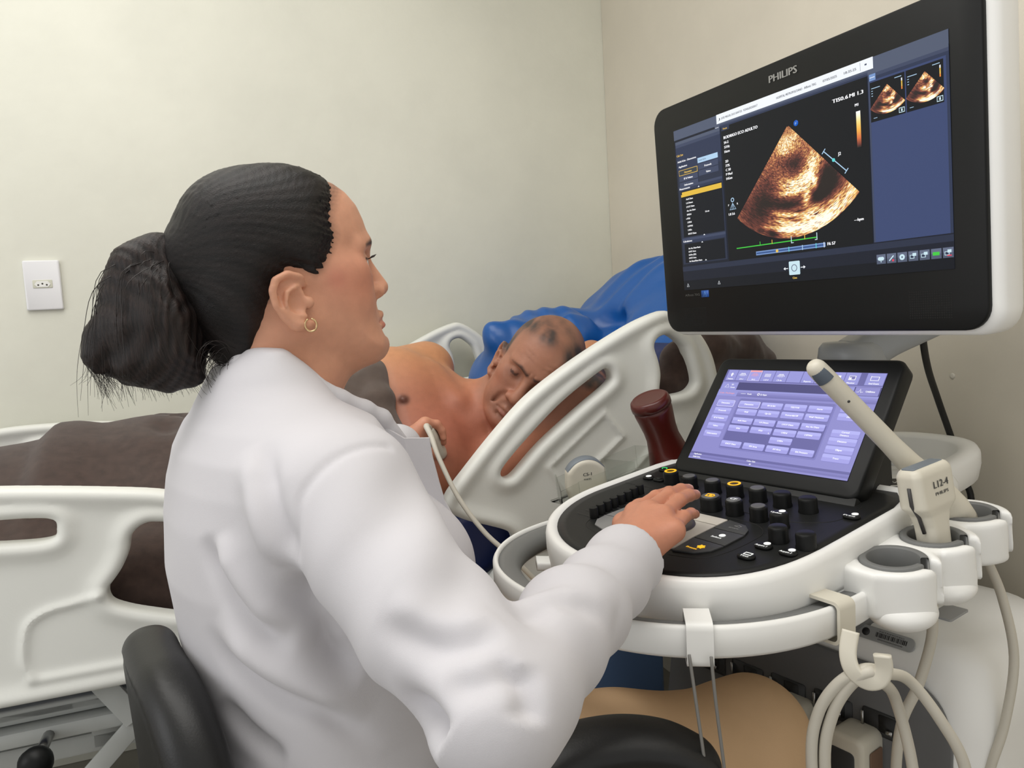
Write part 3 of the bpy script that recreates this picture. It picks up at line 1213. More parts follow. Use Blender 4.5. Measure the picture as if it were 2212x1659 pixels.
# second row
quad(UI, TF, -.1285, .0465, -.098, .0605, .0005, 0)
text(UI, TF, '2D', -.110, .0545, .0036, .0008, TW, 'l', bold=.0003)
text(UI, TF, 'Focus', -.110, .0495, .0036, .0008, TW, 'l', bold=.0003)
sweep(UI, [TF.w((px_, py_, .0008)) for px_, py_ in ((-.121, .0505), (-.117, .0565), (-.113, .0505))], rrect(.0007, .0002, .0001, 1), TN, TW, closed=True)
for x0, lb in ((.059, 'Measure'), (.0945, 'Utilities')):
    quad(UI, TF, x0, .0470, x0 + .034, .0605, .0005, 0 if x0 < .09 else 3)
    text(UI, TF, lb, x0 + .022, .0522, .0042, .0008, TW, 'c', bold=.0003)
    sweep(UI, [TF.w((x0 + px_, py_, .0008)) for px_, py_ in ((.003, .0525), (.006, .0525), (.0075, .0575), (.009, .0515), (.0105, .0525), (.012, .0525))], rrect(.0006, .0002, .0001, 1), TN, TW)
# third row
quad(UI, TF, -.1295, .0345, -.0925, .0460, .0005, 0)
text(UI, TF, 'Calc Package', -.1255, .0385, .0036, .0008, 8, 'l', width=.028, bold=.0003)
text(UI, TF, 'Tools', -.074, .0385, .0036, .0008, TW, 'l', bold=.0003)
quad(UI, TF, -.0855, .0396, -.0765, .0401, .0008, TW)
text(UI, TF, 'Q-Apps', -.050, .0385, .0036, .0008, TW, 'l', bold=.0003)
lathe(UI, Frame(TF.w((-.0535, .0400, .0006)), TX, TZ, TN), [(.0014, 0), (.0014, .0002), (.0022, .0002), (.0022, 0)], 12, TW, caps=False)


def uib(x, y, lb, w=.0355, h=.0104, sel=False, mi=11):
    if sel:
        slab(UI, TF, rrect(w + .0014, h + .0014, .0018, 2, x, y), .0006, .0008, 0, 9, False)
    slab(UI, TF, rrect(w, h, .0014, 2, x, y), .0006, .0010, 0, mi, False)
    slab(UI, TF, rrect(w, h * .48, .0012, 2, x, y + h * .26), .0010, .0012, 0, 5, False)
    if lb:
        text(UI, TF, lb, x, y - .0014, .0037, .0016, TW, 'c', bold=.00035)


slab(UI, TF, rrect(.160, .090, .003, 3, -.0035, -.0135), .0002, .0004, 0, 6, False)
slab(UI, TF, rrect(.156, .0335, .002, 3, -.0035, .0142), .0004, .0005, 0, 2, False)
slab(UI, TF, rrect(.156, .052, .002, 3, -.0035, -.0300), .0004, .0005, 0, 4, False)
for xs, y, lbs in (((-.0619, -.0224, .0165, .0552), .0209, ('Dimension', 'RV & RA', 'TEE/TOE', 'Aorta')), ((-.0612, -.0228, .0165, .055), .0073, ('Wall', 'Qp-Qs', 'Pericardial Eff', 'Wall Thickness')),
                   ((-.0616, -.023, .0162, .0549), -.0085, ('AoR Diam', 'LA Dimen', 'LVOT Diam', 'Asc Ao Diam')), ((-.0626, -.0232, .0161, .0538), -.0221, ('IVSd', 'IVSd', 'LVIDd', 'LVPWd')),
                   ((.0149,), -.0357, ('LVIDs',)), ((-.0638, -.0241, .0151, .0539), -.0497, ('RVOT Diam', 'MV Area', 'AV Area', 'RA Pressure'))):
    for xx, lb in zip(xs, lbs):
        uib(xx, y, lb, sel=(lb == 'Dimension'))
text(UI, TF, 'v', -.0085, -.0265, .004, .0017, TW, 'c', bold=.0003)
for y, lb in ((.0209, 'Dimension'), (.0069, 'Protocols'), (-.0068, 'EF & Volume'), (-.0211, 'Valves'), (-.0353, 'Deformation')):
    uib(-.1052, y, lb, .0305, .0104, lb == 'Dimension')
for y, lb in ((.0245, ''), (.0115, 'Distance'), (-.0145, 'Curved Distance'), (-.0266, 'Distance'), (-.0397, 'Ellipse'), (-.0524, 'Trace')):
    uib(.1045, y, '' if ' ' in lb else lb, .039, .0108)
text(UI, TF, 'Curved', .1045, -.0136, .0036, .0016, TW, 'c', bold=.0003)
text(UI, TF, 'Distance', .1045, -.0182, .0036, .0016, TW, 'c', bold=.0003)
text(UI, TF, 'Application', -.122, -.0743, .0032, .0008, TW, 'l', bold=.0003)
text(UI, TF, 'Adult Echo', -.122, -.0792, .0032, .0008, TW, 'l', bold=.0003)
text(UI, TF, 'Color Gain', -.018, -.0743, .0032, .0008, TW, 'c', bold=.0003)
text(UI, TF, '50', -.018, -.0792, .0032, .0008, TW, 'c', bold=.0003)
UI.build('touch_display', uim, tp, label='lit lavender touch display with rows of buttons')

# ---- monitor
MX, MZ0 = unit((.451, -.893, -.008)), np.array((-.043, -.03, .999))
MZ = unit(MZ0 - MX * (MZ0 @ MX))
MN = np.cross(MX, MZ)
MF = Frame((.413, 1.079, 1.288), MX, MZ, MN)
mon_cx, mon_cy = -.0065, -.0165
mb = MB()
slab(mb, MF, rrect(.580, .394, .030, 7, mon_cx + .004, mon_cy), -.050, -.003, .010)
mon = mb.build('monitor_housing', WHITE, mach, label='white monitor housing with rounded corners')
mb = MB()
slab(mb, MF, rrect(.566, .384, .028, 7, mon_cx - .001, mon_cy + .002), -.006, .0035, .002)
mb.build('bezel', BLACKG, mon)
mb = MB()
slab(mb, MF, rrect(.30, .22, .04, 6, 0, -.03), -.085, -.048, .012)
mb.build('back_cover', WHITE, mon)
mb = MB()
text(mb, MF, 'PHILIPS', 0, .1512, .0140, .0041, align='c', width=.050, bold=.0012)
mb.build('brand_lettering', mat('lettering_grey', (150, 150, 146), 0.5), mon)
mb = MB()
text(mb, MF, 'Affiniti', -.2366, -.1448, .0055, .0041, align='l', width=.021)
text(mb, MF, '70G', -.213, -.1448, .0055, .0041, align='l', width=.013)
mb.build('model_lettering', mat('lettering_dim', (84, 84, 82), 0.5), mon)
mb = MB()
slab(mb, MF, rrect(.018, .0115, .0006, 1, -.187, -.1425), .0035, .0040, 0)
mb.build('blue_badge', mat('badge_blue', (30, 84, 168), 0.5), mon)
mb = MB()
sweep(mb, [MF.w((-.187 + x, -.1425 + y, .0042)) for x, y in ((-.004, -.004), (0, .004), (.004, -.004))], rrect(.0008, .0002, .0001, 1), MN, closed=True)
sweep(mb, [MF.w((-.187, -.1465, .0042)), MF.w((-.187, -.138, .0042))], rrect(.0007, .0002, .0001, 1), MN)
mb.build('badge_mark', mat('badge_light', (110, 160, 220), 0.5), mon)
for x0, x1, y0, y1 in ((-.2415, -.1845, -.1965, -.163), (.179, .235, -.192, -.156)):
    mb = MB()
    for i in range(int((x1 - x0) / .0029)):
        for j in range(int((y1 - y0) / .0029)):
            cx_, cy_ = x0 + .0029 * (i + .5), y0 + .0029 * (j + .5)
            quad(mb, MF, cx_ - .0008, cy_ - .0008, cx_ + .0008, cy_ + .0008, .0037)
    mb.build('speaker_grille', mat('hole_black', (4, 4, 4), 0.8), mon, kind='stuff')

SM = [glow('scr%d' % i, c, 1.0) for i, c in enumerate([(32, 36, 48), (24, 26, 30), (66, 74, 98), (50, 58, 82), (62, 74, 112), (240, 244, 250), (24, 27, 34), (46, 52, 70), (226, 186, 70), (176, 208, 236), (84, 92, 112), (70, 200, 70), (60, 88, 140), (120, 150, 200), (230, 190, 90), (28, 92, 190), (100, 108, 130), (200, 226, 236), (224, 70, 90), (60, 66, 74), (240, 140, 60), (96, 210, 210)])]  # image-area black is lifted: screen glare painted into the colour
NSM = len(SM)
SM.append(TXW)
SU = MB()
t5 = NSM


def sq(x0, y0, x1, y1, z, m):
    quad(SU, MF, x0, y0, x1, y1, z, m)


def st(s, x, y, sz=.0050, m=NSM, al='l', w=None, b=.0004):
    text(SU, MF, s, x, y, sz, .0052, m, al, w, b)


Z = .0040
sq(-.238, -.134, .238, .134, Z, 0)
grad(SU, MF, -.238, -.134, .238, -.094, Z + .0002, [6, 6, 0, 0, 7])
sq(-.238, .118, .238, .134, Z + .0002, 10)
grad(SU, MF, -.134, .1135, .136, .1205, Z + .0003, [3, 2, 10])
sq(-.1345, .1205, .1425, .1345, Z + .0004, 5)
HD = 1
for s, x, w in (('J', -.130, .004), ('JOSE MIGUEL DOS SANTOS', -.123, .044), ('923456202505017', -.076, .028), ('HOSPITAL METROPOLITANO', -.012, .046), ('Affiniti 70G', .037, .020), ('07/05/2025', .068, .022), ('18:35:25', .101, .018)):
    text(SU, MF, s, x, .1252, .0044, Z + .0012, 19, 'l', w, .0002)
sq(.1245, .1225, .1249, .1325, Z + .0008, 10)
sq(.131, .127, .134, .129, Z + .0008, 10)
# image area
sq(-.1255, -.0935, .133, .1135, Z + .0004, 1)
sq(-.125, .1075, -.108, .1135, Z + .0006, 3)
text(SU, MF, 'Focus', -.1165, .109, .0038, Z + .0012, 14, 'c', bold=.0003)
st('RODRIGO ECO ADULTO', -.1205, .0945, .0062, w=.070, b=.0007)
for i, s in enumerate(('S4-2', '51Hz', '16cm')):
    st(s, -.1205, .0870 - .0068 * i, .0056, b=.0006)
for i, s in enumerate(('2D', ' 77%', 'C 50', 'P Med', 'HGen')):
    st(s, -.1200, .0585 - .0066 * i, .0054, b=.0006)
st('TIS0.6', .0812, .0945, .0066, w=.024, b=.0007)
st('MI 1.3', .1075, .0945, .0066, w=.020, b=.0007)
st('M1', .1150, .0815, .0048, b=.0005)
st('1.8 3.6', -.1195, -.0230, .0052, b=.0006)
lathe(SU, Frame(MF.w((-.110, .0000, Z + .0006)), MX, MZ, MN), [(.0022, 0), (.0022, .0003), (.0034, .0003), (.0034, 0)], 14, 9, caps=False)
sweep(SU, [MF.w((x, y, Z + .0008)) for x, y in ((-.1165, -.0145), (-.110, -.0048), (-.1035, -.0145))], rrect(.0011, .0002, .0001, 1), MN, 9, closed=True)
for dx in (-.002, .002):
    sweep(SU, [MF.w((-.110 + dx, -.0145, Z + .0008)), MF.w((-.110 + dx * .3, -.006, Z + .0008))], rrect(.0008, .0002, .0001, 1), MN, 9)
st('P', -.1195, -.0085, .0040)
st('R', -.1005, -.0085, .0040)
lathe(SU, Frame(MF.w((.0200, .0845, Z + .0006)), MX, MZ, MN), [(.0001, .0002), (.0040, .0002), (.0040, 0)], 18, 15, caps=False)
text(SU, MF, 'p', .0200, .0832, .0050, Z + .0012, 9, 'c')
st('---bpm', .1070, -.0620, .0052, b=.0006)
# scale bars
sq(-.1072, -.0762, .0468, -.0747, Z + .0008, 11)
for x, m in ((-.0345, 8), (.0255, 8), (-.058, 11)):
    sq(x - .0006, -.0760, x + .0006, -.0700, Z + .0009, m)
for x in (.0017, .0465):
    sq(x - .0006, -.0790, x + .0006, -.0690, Z + .0010, 17)
    sq(x - .0036 if x > .02 else x, -.0790, x + (.0006 if x > .02 else .004), -.0780, Z + .0010, 17)
sq(-.0672, -.0900, .0600, -.0842, Z + .0008, 13)
sq(-.0660, -.0884, .0590, -.0858, Z + .0010, 12)
for x, m in ((-.0035, 21), (.0210, 9), (.0445, 21), (.0580, 5)):
    sq(x - .0006, -.0905, x + .0006, -.0835, Z + .0012, m)
lathe(SU, Frame(MF.w((-.0255, -.0872, Z + .0012)), MX, MZ, MN), [(.0001, .0002), (.0024, .0002), (.0024, 0)], 12, 14, caps=False)
st('F6 57', .0635, -.0885, .0058, b=.0006)
# focus bracket beside the sector
pa, pb = np.array([.0640, .0365]), np.array([.0985, .0045])
dd = unit(pb - pa)
nn_ = np.array([-dd[1], dd[0]])
for a_, b_ in ((pa, pb), (pa - nn_ * .004, pa + nn_ * .004), (pb - nn_ * .004, pb + nn_ * .004)):
    sweep(SU, [MF.w((*a_, Z + .0010)), MF.w((*b_, Z + .0010))], rrect(.0012, .0003, .0001, 1), MN, 9)
lathe(SU, Frame(MF.w((*(pa * .55 + pb * .45), Z + .0012)), MX, MZ, MN), [(.0001, .0003), (.0024, .0003), (.0024, 0)], 10, 21, caps=False)
st('J2', .0865, .0265, .0058)
# left panel
grad(SU, MF, -.235, -.090, -.1285, .1145, Z + .0004, [7, 7, 7, 3])
grad(SU, MF, -.235, .1000, -.1285, .1145, Z + .0006, [3, 2, 10])
sq(-.139, .1120, -.1285, .1180, Z + .0006, 10)
sq(-.1375, .1148, -.130, .1154, Z + .0010, 5)
st('Calc List', -.2330, .0900, .0048, 14, w=.016)
st('Adult Echo - Dimensions', -.2320, .0800, .0042, w=.046)
st('Application', -.2300, .0715, .0042, w=.021)
sq(-.1830, .0705, -.1360, .0785, Z + .0008, 9)
text(SU, MF, 'Adult Echo', -.180, .0730, .0040, Z + .0014, 3, 'l')
sq(-.2305, .0580, -.1845, .0670, Z + .0008, 14)
sq(-.2297, .0588, -.1853, .0662, Z + .0010, 19)
text(SU, MF, 'Dimension', -.2075, .0608, .0042, Z + .0014, 14, 'c', bold=.0004)
for x, y, s in ((-.159, .0640, 'Protocols'), (-.159, .0540, 'Valves'), (-.2075, .0525, 'EF & Volume'), (-.2075, .0420, 'Deformation')):
    sq(x - .0230, y - .0042, x + .0230, y + .0046, Z + .0008, 2)
    text(SU, MF, s, x, y - .0018, .0042, Z + .0014, t5, 'c', bold=.0004)
grad(SU, MF, -.2335, .0330, -.1295, .0405, Z + .0007, [3, 2])
st('Measurements', -.2315, .0347, .0042, w=.026)
sq(-.2290, -.0445, -.1310, .0320, Z + .0007, 6)
sq(-.2265, .0225, -.1315, .0305, Z + .0009, 8)
sq(-.2290, .0225, -.2250, .0265, Z + .0009, 8)
for i, s in enumerate(('AoR Diam', 'LA Dimen', 'LVOT Diam', 'Asc Ao Diam', 'RVIDd', 'IVSd', 'LVIDd', 'LVPWd', 'LVIDs', 'RVOT Diam')):
    st(s, -.2170, .0163 - .0064 * i, .0040)
st('v', -.2200, -.0157, .0040)
st('16 cm', -.1720, -.0100, .0040)
grad(SU, MF, -.2335, -.0545, -.1295, -.0462, Z + .0007, [3, 2])
st('Calculations', -.2310, -.0530, .0042, w=.022)
sq(-.2290, -.0880, -.1330, -.0560, Z + .0007, 6)
for i, s in enumerate(('Ao Asc Diam Ratio', 'LVOT Area', 'LA/Ao (2D)', 'LVOT Area', 'Ao Sinus/Diam Ratio')):
    st(s, -.2190, -.0655 - .0054 * i, .0038)
for x, y, m in ((-.184, .0328, 5), (-.178, -.0462, 5), (-.184, -.0575, 5), (-.178, -.0875, 5)):
    SU.add(MF.w([(x - .0022, y, Z + .0012), (x + .0022, y, Z + .0012), (x, y + .0022, Z + .0012)]), [[0, 1, 2]], m, False)
# right panel
sq(.1345, -.0925, .238, .1175, Z + .0004, 4)
sq(.1345, -.0925, .1370, .1075, Z + .0005, 2)
sq(.2345, -.0925, .238, .1175, Z + .0005, 3)
grad(SU, MF, .1345, .1065, .238, .1185, Z + .0006, [3, 2, 10])
sq(.1365, .1060, .1455, .1140, Z + .0008, 13)
sq(.1375, .1095, .1445, .1102, Z + .0010, 5)
for x0, x1 in ((.1372, .1840), (.1855, .2315)):
    sq(x0, .0560, x1, .1040, Z + .0008, 1)
    for k in range(4):
        sq(x0 + .002, .0960 - .0030 * k, x0 + (.014 if k == 0 else .004), .0968 - .0030 * k, Z + .0010, 9)
    sq(x1 - .013, .1000, x1 - .004, .1008, Z + .0010, 9)
    grad(SU, MF, x1 - .0045, .0850, x1 - .0030, .0980, Z + .0010, [20, 14, 8, 5])
    for e in ((x1 - .0085, .0580, x1 - .0010, .0588), (x1 - .0085, .0632, x1 - .0010, .0640), (x1 - .0085, .0580, x1 - .0078, .0640), (x1 - .0017, .0580, x1 - .0010, .0640), (x1 - .0058, .0595, x1 - .0037, .0625)):
        sq(*e, Z + .0010, 17)
    sq(x0 + .004, .0600, x0 + .009, .0606, Z + .0010, 9)
# bottom row icons
for i in range(7):
    x = .1437 + .01458 * i
    sq(x - .0064, -.1205, x + .0064, -.1085, Z + .0006, 10)
    sq(x - .0064, -.1145, x + .0064, -.1085, Z + .0007, 16)
    if i == 5:
        sq(x - .0042, -.1165, x + .0042, -.1125, Z + .0010, 11)
    elif i == 2:
        lathe(SU, Frame(MF.w((x, -.1145, Z + .0009)), MX, MZ, MN), [(.0012, 0), (.0012, .0002), (.0036, .0002), (.0036, 0)], 14, 17, caps=False)
    elif i == 0:
        for dx in (-.002, 0, .002):
            lathe(SU, Frame(MF.w((x + dx, -.1140, Z + .0009)), MX, MZ, MN), [(.0001, .0002), (.0024, .0002), (.0024, 0)], 10, 17, caps=False)
        sq(x - .0005, -.1185, x + .0005, -.1150, Z + .0010, 17)
    elif i == 1:
        sweep(SU, [MF.w((x - .003, -.1175, Z + .0010)), MF.w((x + .003, -.1115, Z + .0010))], rrect(.0014, .0002, .0001, 1), MN, 17)
        sq(x + .001, -.1185, x + .0035, -.1160, Z + .0011, 18)
    else:
        sq(x - .0042, -.1175, x + .0016, -.1130, Z + .0010, 17)
        sq(x - .0034, -.1168, x + .0008, -.1137, Z + .0011, 3)
        sq(x - .0006, -.1145, x + .0042, -.1110, Z + .0012, 17)
        if i == 6:
            sq(x - .001, -.1185, x + .0045, -.1172, Z + .0013, 18)
slab(SU, MF, rrect(.0195, .0195, .001, 1, .0045, -.1145), Z + .0006, Z + .0010, 0, 17, False)
lathe(SU, Frame(MF.w((.0045, -.1145, Z + .0011)), MX, MZ, MN), [(.0042, 0), (.0042, .0003), (.0052, .0003), (.0052, 0)], 18, 16, caps=False)
for sg in (-1, 1):
    sq(.0045 + sg * .0145 - .003, -.1150, .0045 + sg * .0145 + .003, -.1140, Z + .0010, 5)
    SU.add(MF.w([(.0045 + sg * .0165, -.1168, Z + .0010), (.0045 + sg * .0165, -.1122, Z + .0010), (.0045 + sg * .0200, -.1145, Z + .0010)]), [[0, 1, 2]], 5, False)
st('Cine', .0045, -.1300, .0042, 14, 'c')
for x in (-.2265, -.1508):
    sweep(SU, [MF.w((x + dx, -.1258 + dy, Z + .0010)) for dx, dy in ((-.0025, -.0025), (0, .0025), (.0025, -.0025))], rrect(.0008, .0002, .0001, 1), MN, 5, closed=True)
SU.build('display', SM, mon, label='lit diagnostic display with dark panels and text')


def sector(name, fr, apex, R, a0, a1, z, nr, na, seed, parent):
    """ultrasound sector image, one small cell per sample"""
    rng = np.random.default_rng(seed)
    rr = np.linspace(0.015, 1, nr)
    aa = np.linspace(a0, a1, na)
    Rr, Aa = np.meshgrid(rr, aa, indexing='ij')
    u = (Aa - a0) / (a1 - a0)
    x = apex[0] + R * Rr * np.sin(Aa)
    y = apex[1] - R * Rr * np.cos(Aa)
    I = 0.30 + 0.0 * Rr

    def blob(r0, u0, sr, su, amp, tilt=0.0):
        dr = Rr - r0 - tilt * (u - u0)
        return amp * np.exp(-(dr / sr) ** 2 - ((u - u0) / su) ** 2)
    I += blob(.14, .5, .05, .5, .42) + blob(.20, .25, .05, .25, .15) + blob(.23, .35, .03, .4, .25)
    I -= blob(.36, .62, .09, .20, .30) + blob(.34, .38, .06, .16, .10)
    I += blob(.46, .86, .09, .14, .48, -.1) + blob(.53, .58, .050, .22, .52, .02) + blob(.60, .52, .022, .24, .38) + blob(.54, .74, .03, .06, .6)
    I -= blob(.70, .46, .055, .16, .34) + blob(.66, .93, .16, .12, .42) + blob(.73, .78, .075, .11, .45)
    I -= blob(.75, .18, .28, .17, .34) + blob(.96, .33, .05, .05, .35) + blob(.90, .06, .12, .10, .05)
    I += blob(.68, .66, .05, .045, .55, -.5) + blob(.60, .78, .05, .03, .6, -.6)
    I += blob(.79, .42, .030, .14, .40, .1) + blob(.86, .46, .03, .18, .42) + blob(.93, .62, .04, .16, .75, -.02) + blob(.92, .42, .025, .16, .65)
    I += blob(.93, .90, .07, .2, .42) + blob(.97, .68, .04, .1, .45) + blob(.83, .66, .05, .07, .45)
    I -= blob(.82, .47, .010, .09, .40, .12) + blob(.85, .52, .009, .07, .5, .1) + blob(.78, .57, .012, .07, .3, .1)
    sp = rng.normal(0, 1, (nr, na))
    k = np.array([1, 2, 3, 3, 2, 1.0]) / 7
    sp2 = np.apply_along_axis(lambda v: np.convolve(v, k, 'same'), 1, sp)
    lowf = rng.normal(0, 1, (nr // 4 + 2, na // 8 + 2))
    lf = lowf[(np.arange(nr) // 4)[:, None], (np.arange(na) // 8)[None]]
    I = np.clip((I * 1.12 + .05) * (1 + 0.36 * sp2 + .14 * lf) + 0.035 * sp2, 0, 1)
    stops = np.array([0, .12, .3, .5, .68, .85, 1.0])
    cols = np.array([(22, 9, 10), (70, 30, 28), (126, 64, 50), (198, 124, 78), (246, 196, 112), (255, 232, 158), (255, 252, 236)])
    C = np.stack([np.interp(I, stops, cols[:, c]) for c in range(3)], -1) / 255.0
    C = np.where(C <= .04045, C / 12.92, ((C + .055) / 1.055) ** 2.4)
    V = fr.w(np.stack([x, y, np.full_like(x, z)], -1).reshape(-1, 3))
    i = np.arange(nr * na).reshape(nr, na)
    F = np.stack([i[:-1, :-1], i[1:, :-1], i[1:, 1:], i[:-1, 1:]], -1).reshape(-1, 4)
    return mesh_obj(name, V, F, mat('echo_image', (128, 128, 128), .4, attr=True, emit=1.0), parent, cols=C.reshape(-1, 3))


sector('echo_image', MF, (.0055, .0855), .1570, R_(-43), R_(45), Z + .0009, 230, 190, 5, mon)
for i, x in enumerate((.1610, .2095)):
    sector('echo_thumbnail', MF, (x, .0965), .0345, R_(-45), R_(42), Z + .0012, 50, 44, 8 + i, mon)

yy = np.linspace(.0300, .0750, 40)
bc = np.stack([np.interp(yy, [.03, .034, .042, .052, .062, .070, .075], c) for c in ((24, 110, 214, 240, 252, 255, 255), (18, 50, 110, 176, 220, 246, 255), (20, 40, 60, 70, 130, 220, 250))], 1) / 255.0
bc = np.where(bc <= .04045, bc / 12.92, ((bc + .055) / 1.055) ** 2.4)
bv = np.concatenate([MF.w(np.stack([np.full(40, x), yy, np.full(40, Z + .0008)], 1)) for x in (.1160, .1222)])
mesh_obj('color_scale', bv, [[i, 40 + i, 41 + i, i + 1] for i in range(39)], MATS['echo_image'], mon, cols=np.concatenate([bc, bc]))

# ---- monitor arm
mb = MB()
p0 = np.array([.535, 1.155, 1.02])
fr = Frame(p0, (1, 0, 0), (0, 1, 0), (0, 0, 1))
lathe(mb, fr, [(.052, -.16), (.052, .015), (.050, .030), (.044, .038), (.0001, .040)], 32)
mb.build('arm_pivot', SILVER, mach)
mb = MB()
sweep(mb, spline([(.535, 1.155, 1.035), (.58, 1.15, 1.06), (.66, 1.13, 1.10), (.70, 1.12, 1.14)], 6), rrect(.085, .055, .018, 4), (0, 0, 1))
mb.build('monitor_arm', SILVER, mach)
mb = MB()
sweep(mb, spline([(.69, 1.12, 1.13), (.66, 1.15, 1.20), (.585, 1.165, 1.24), (.50, 1.14, 1.26)], 6), rrect(.07, .06, .016, 4), (0, 0, 1))
mb.build('arm_upper_link', SILVER, mach)
mb = MB()
lathe(mb, Frame((.475, 1.10, 1.106), (1, 0, 0), (0, 1, 0), (0, 0, 1)), [(.03, -.012), (.033, -.004), (.033, .03), (.0001, .03)], 24)
mb.build('tilt_joint', BLACKD, mach)
mb = MB()
tube(mb, spline([(.60, 1.10, 1.20), (.590, 1.05, 1.12), (.613, 1.10, 1.072), (.651, 1.155, 1.014), (.703, 1.218, .954), (.742, 1.239, .871), (.763, 1.239, .805), (.773, 1.239, .76), (.775, 1.24, .6)], 6), .0052, 10)
mb.build('monitor_cable', BLACKD, mach, label='thick black cable hanging from the monitor')

# ---- handle ring around the front of the console
th = np.linspace(R_(-12), R_(183), 60)
hp = np.stack([-.011 + .223 * np.sign(np.cos(th)) * np.abs(np.cos(th)) ** .9, -.105 - .222 * np.sign(np.sin(th)) * np.abs(np.sin(th)) ** .9], 1)
hp = np.concatenate([hp, [(-.232, -.075), (-.227, -.045), (-.212, -.020)]])
path = np.array([CH.w((a, b, .793)) for a, b in hp])
mb = MB()
prof_w = np.array([(.014, .017), (.0165, .013), (.0165, -.012), (.012, -.017), (-.010, -.018), (-.010, -.014), (.007, -.012), (.009, -.006), (.009, .013), (.0105, .017)])
sgn = 1
tdir = path[31] - path[29]
side = np.cross(unit(tdir), CNV)
out_dir = unit(path[30] - CH.w((0, -.1, .793)))
sgn = 1 if side @ out_dir > 0 else -1
pw = prof_w * (sgn, 1)
sweep(mb, path, pw if sgn > 0 else pw[::-1], (0, 0, 1))
mb.build('front_handle', WHITE, mach, label='white curved grab handle around the console front')
mb = MB()
pg = np.array([(.0095, .0125), (.0095, -.012), (-.016, -.013), (-.020, -.006), (-.019, .004), (-.012, .011), (0, .013)]) * (sgn, 1)
sweep(mb, path, pg if sgn > 0 else pg[::-1], (0, 0, 1))
mb.build('handle_grip', GREY, mach, label='grey inner grip of the front handle')
for a, b in ((-.165, -.235), (.165, -.245), (-.06, -.30), (.06, -.305)):
    mb = MB()
    bar(mb, CH.w((a * .98, b * .97, .784)), CH.w((a * .75, b * .72, .778)), .030, .012, CNV)
    mb.build('handle_bracket', WHITE, mach)

# ---- probe holders on the right side
HOLES = [(.232, -.036), (.236, .047), (.232, .142)]
HH = -.018
S = SDF()
slot = np.array([math.cos(R_(12)), math.sin(R_(12))])


def hold_fn(P):
    q = (P - CF.o.astype(np.float32)) @ CF.R.T.astype(np.float32)
    d = np.full(len(q), 9.0, np.float32)
    for cx_, cy_ in HOLES:
        d = smin(d, np.hypot(q[:, 0] - cx_, q[:, 1] - cy_) - .047, .012)
    bx = np.maximum(np.abs(q[:, 0] - .213) - .022, np.abs(q[:, 1] - .052) - .135)
    d = smin(d, bx, .012)
    for cx_, cy_ in HOLES:
        d = np.maximum(d, .0335 - np.hypot(q[:, 0] - cx_, q[:, 1] - cy_))
        rx, ry = q[:, 0] - cx_, q[:, 1] - cy_
        al = rx * slot[0] + ry * slot[1]
        ac = np.abs(-rx * slot[1] + ry * slot[0])
        d = np.maximum(d, -np.maximum(ac - .0115, -al))
    for m_ in (.0055, .0945):
        nt_ = np.maximum(np.abs(q[:, 1] - m_) - .004, .262 - q[:, 0])
        d = np.maximum(d, -nt_)
    zc, zh = HH - .027, .027
    r = .006
    qx, qz = d + r, np.abs(q[:, 2] - zc) - zh + r
    return np.minimum(np.maximum(qx, qz), 0) + np.sqrt(np.maximum(qx, 0) ** 2 + np.maximum(qz, 0) ** 2) - r


lo = np.array([cw(a, b, h) for a in (.18, .29) for b in (-.1, .2) for h in (-.08, 0)])
S.add(hold_fn, lo.min(0), lo.max(0), 0)
V, F = S.mesh(.0024, lo.min(0) - .006, lo.max(0) + .006, slack=.004)
hb_ = mesh_obj('probe_holder_block', V, F, WHITE, mach)
for cx_, cy_ in HOLES:
    mb = MB()
    fr = Frame(cw(cx_, cy_, HH), CXV, CYV, CNV)
    a0 = math.degrees(math.atan2(slot[1], slot[0])) + 17
    lathe(mb, fr, [(.0345, -.048), (.0345, .0006), (.033, .0016), (.0275, .0014), (.0265, 0), (.0260, -.048), (.0345, -.048)], 40, 0, a0, a0 + 326, False)
    mb.build('holder_liner', GREY, hb_, label='grey rubber liner ring of the probe holder')
mb = MB()
S = SDF()
for cx_, cy_ in HOLES[:2]:
    S.ell(cw(cx_ + .012, cy_ - .012, HH - .052), (.036, .036, .020), CF, .01)
V, F = S.mesh(.003)
mesh_obj('holder_underside', V, F, WHITE, hb_)

# ---- cup tray behind the touch panel
mb = MB()
TC = [(.012, .33), (.05, .31)]


def tray_loop(rx, ry, h, cx_=.030, cy_=.360, n=40):
    t = np.linspace(0, 2 * np.pi, n, endpoint=False)
    a = cx_ + rx * np.sign(np.cos(t)) * np.abs(np.cos(t)) ** .8
    b = cy_ + ry * np.sign(np.sin(t)) * np.abs(np.sin(t)) ** .8
    return np.array([cw(x_, y_, h) for x_, y_ in zip(a, b)])


loft(mb, [tray_loop(.092, .105, -.075), tray_loop(.108, .125, -.066), tray_loop(.112, .13, -.045), tray_loop(.112, .13, -.028), tray_loop(.108, .126, -.020), tray_loop(.100, .118, -.018), tray_loop(.086, .104, -.019),
          tray_loop(.082, .100, -.024), tray_loop(.078, .095, -.058), tray_loop(.02, .02, -.060)], cap1=True)
tr = mb.build('rear_tray', WHITE, mach, label='white oval storage tray behind the touch panel')
mb = MB()
boxf(mb, CF, (-.045, .300, -.060), (.105, .314, -.022), .005)
mb.build('tray_divider', WHITE, tr)
mb = MB()
boxf(mb, CF, (.02, .10, -.075), (.165, .27, -.030), .012)
mb.build('tray_base', WHITE, tr)
mb = MB()
boxf(mb, CF, (-.16, .09, -.085), (.16, .30, -.02), .015)
mb.build('rear_housing', WHITE, mach)

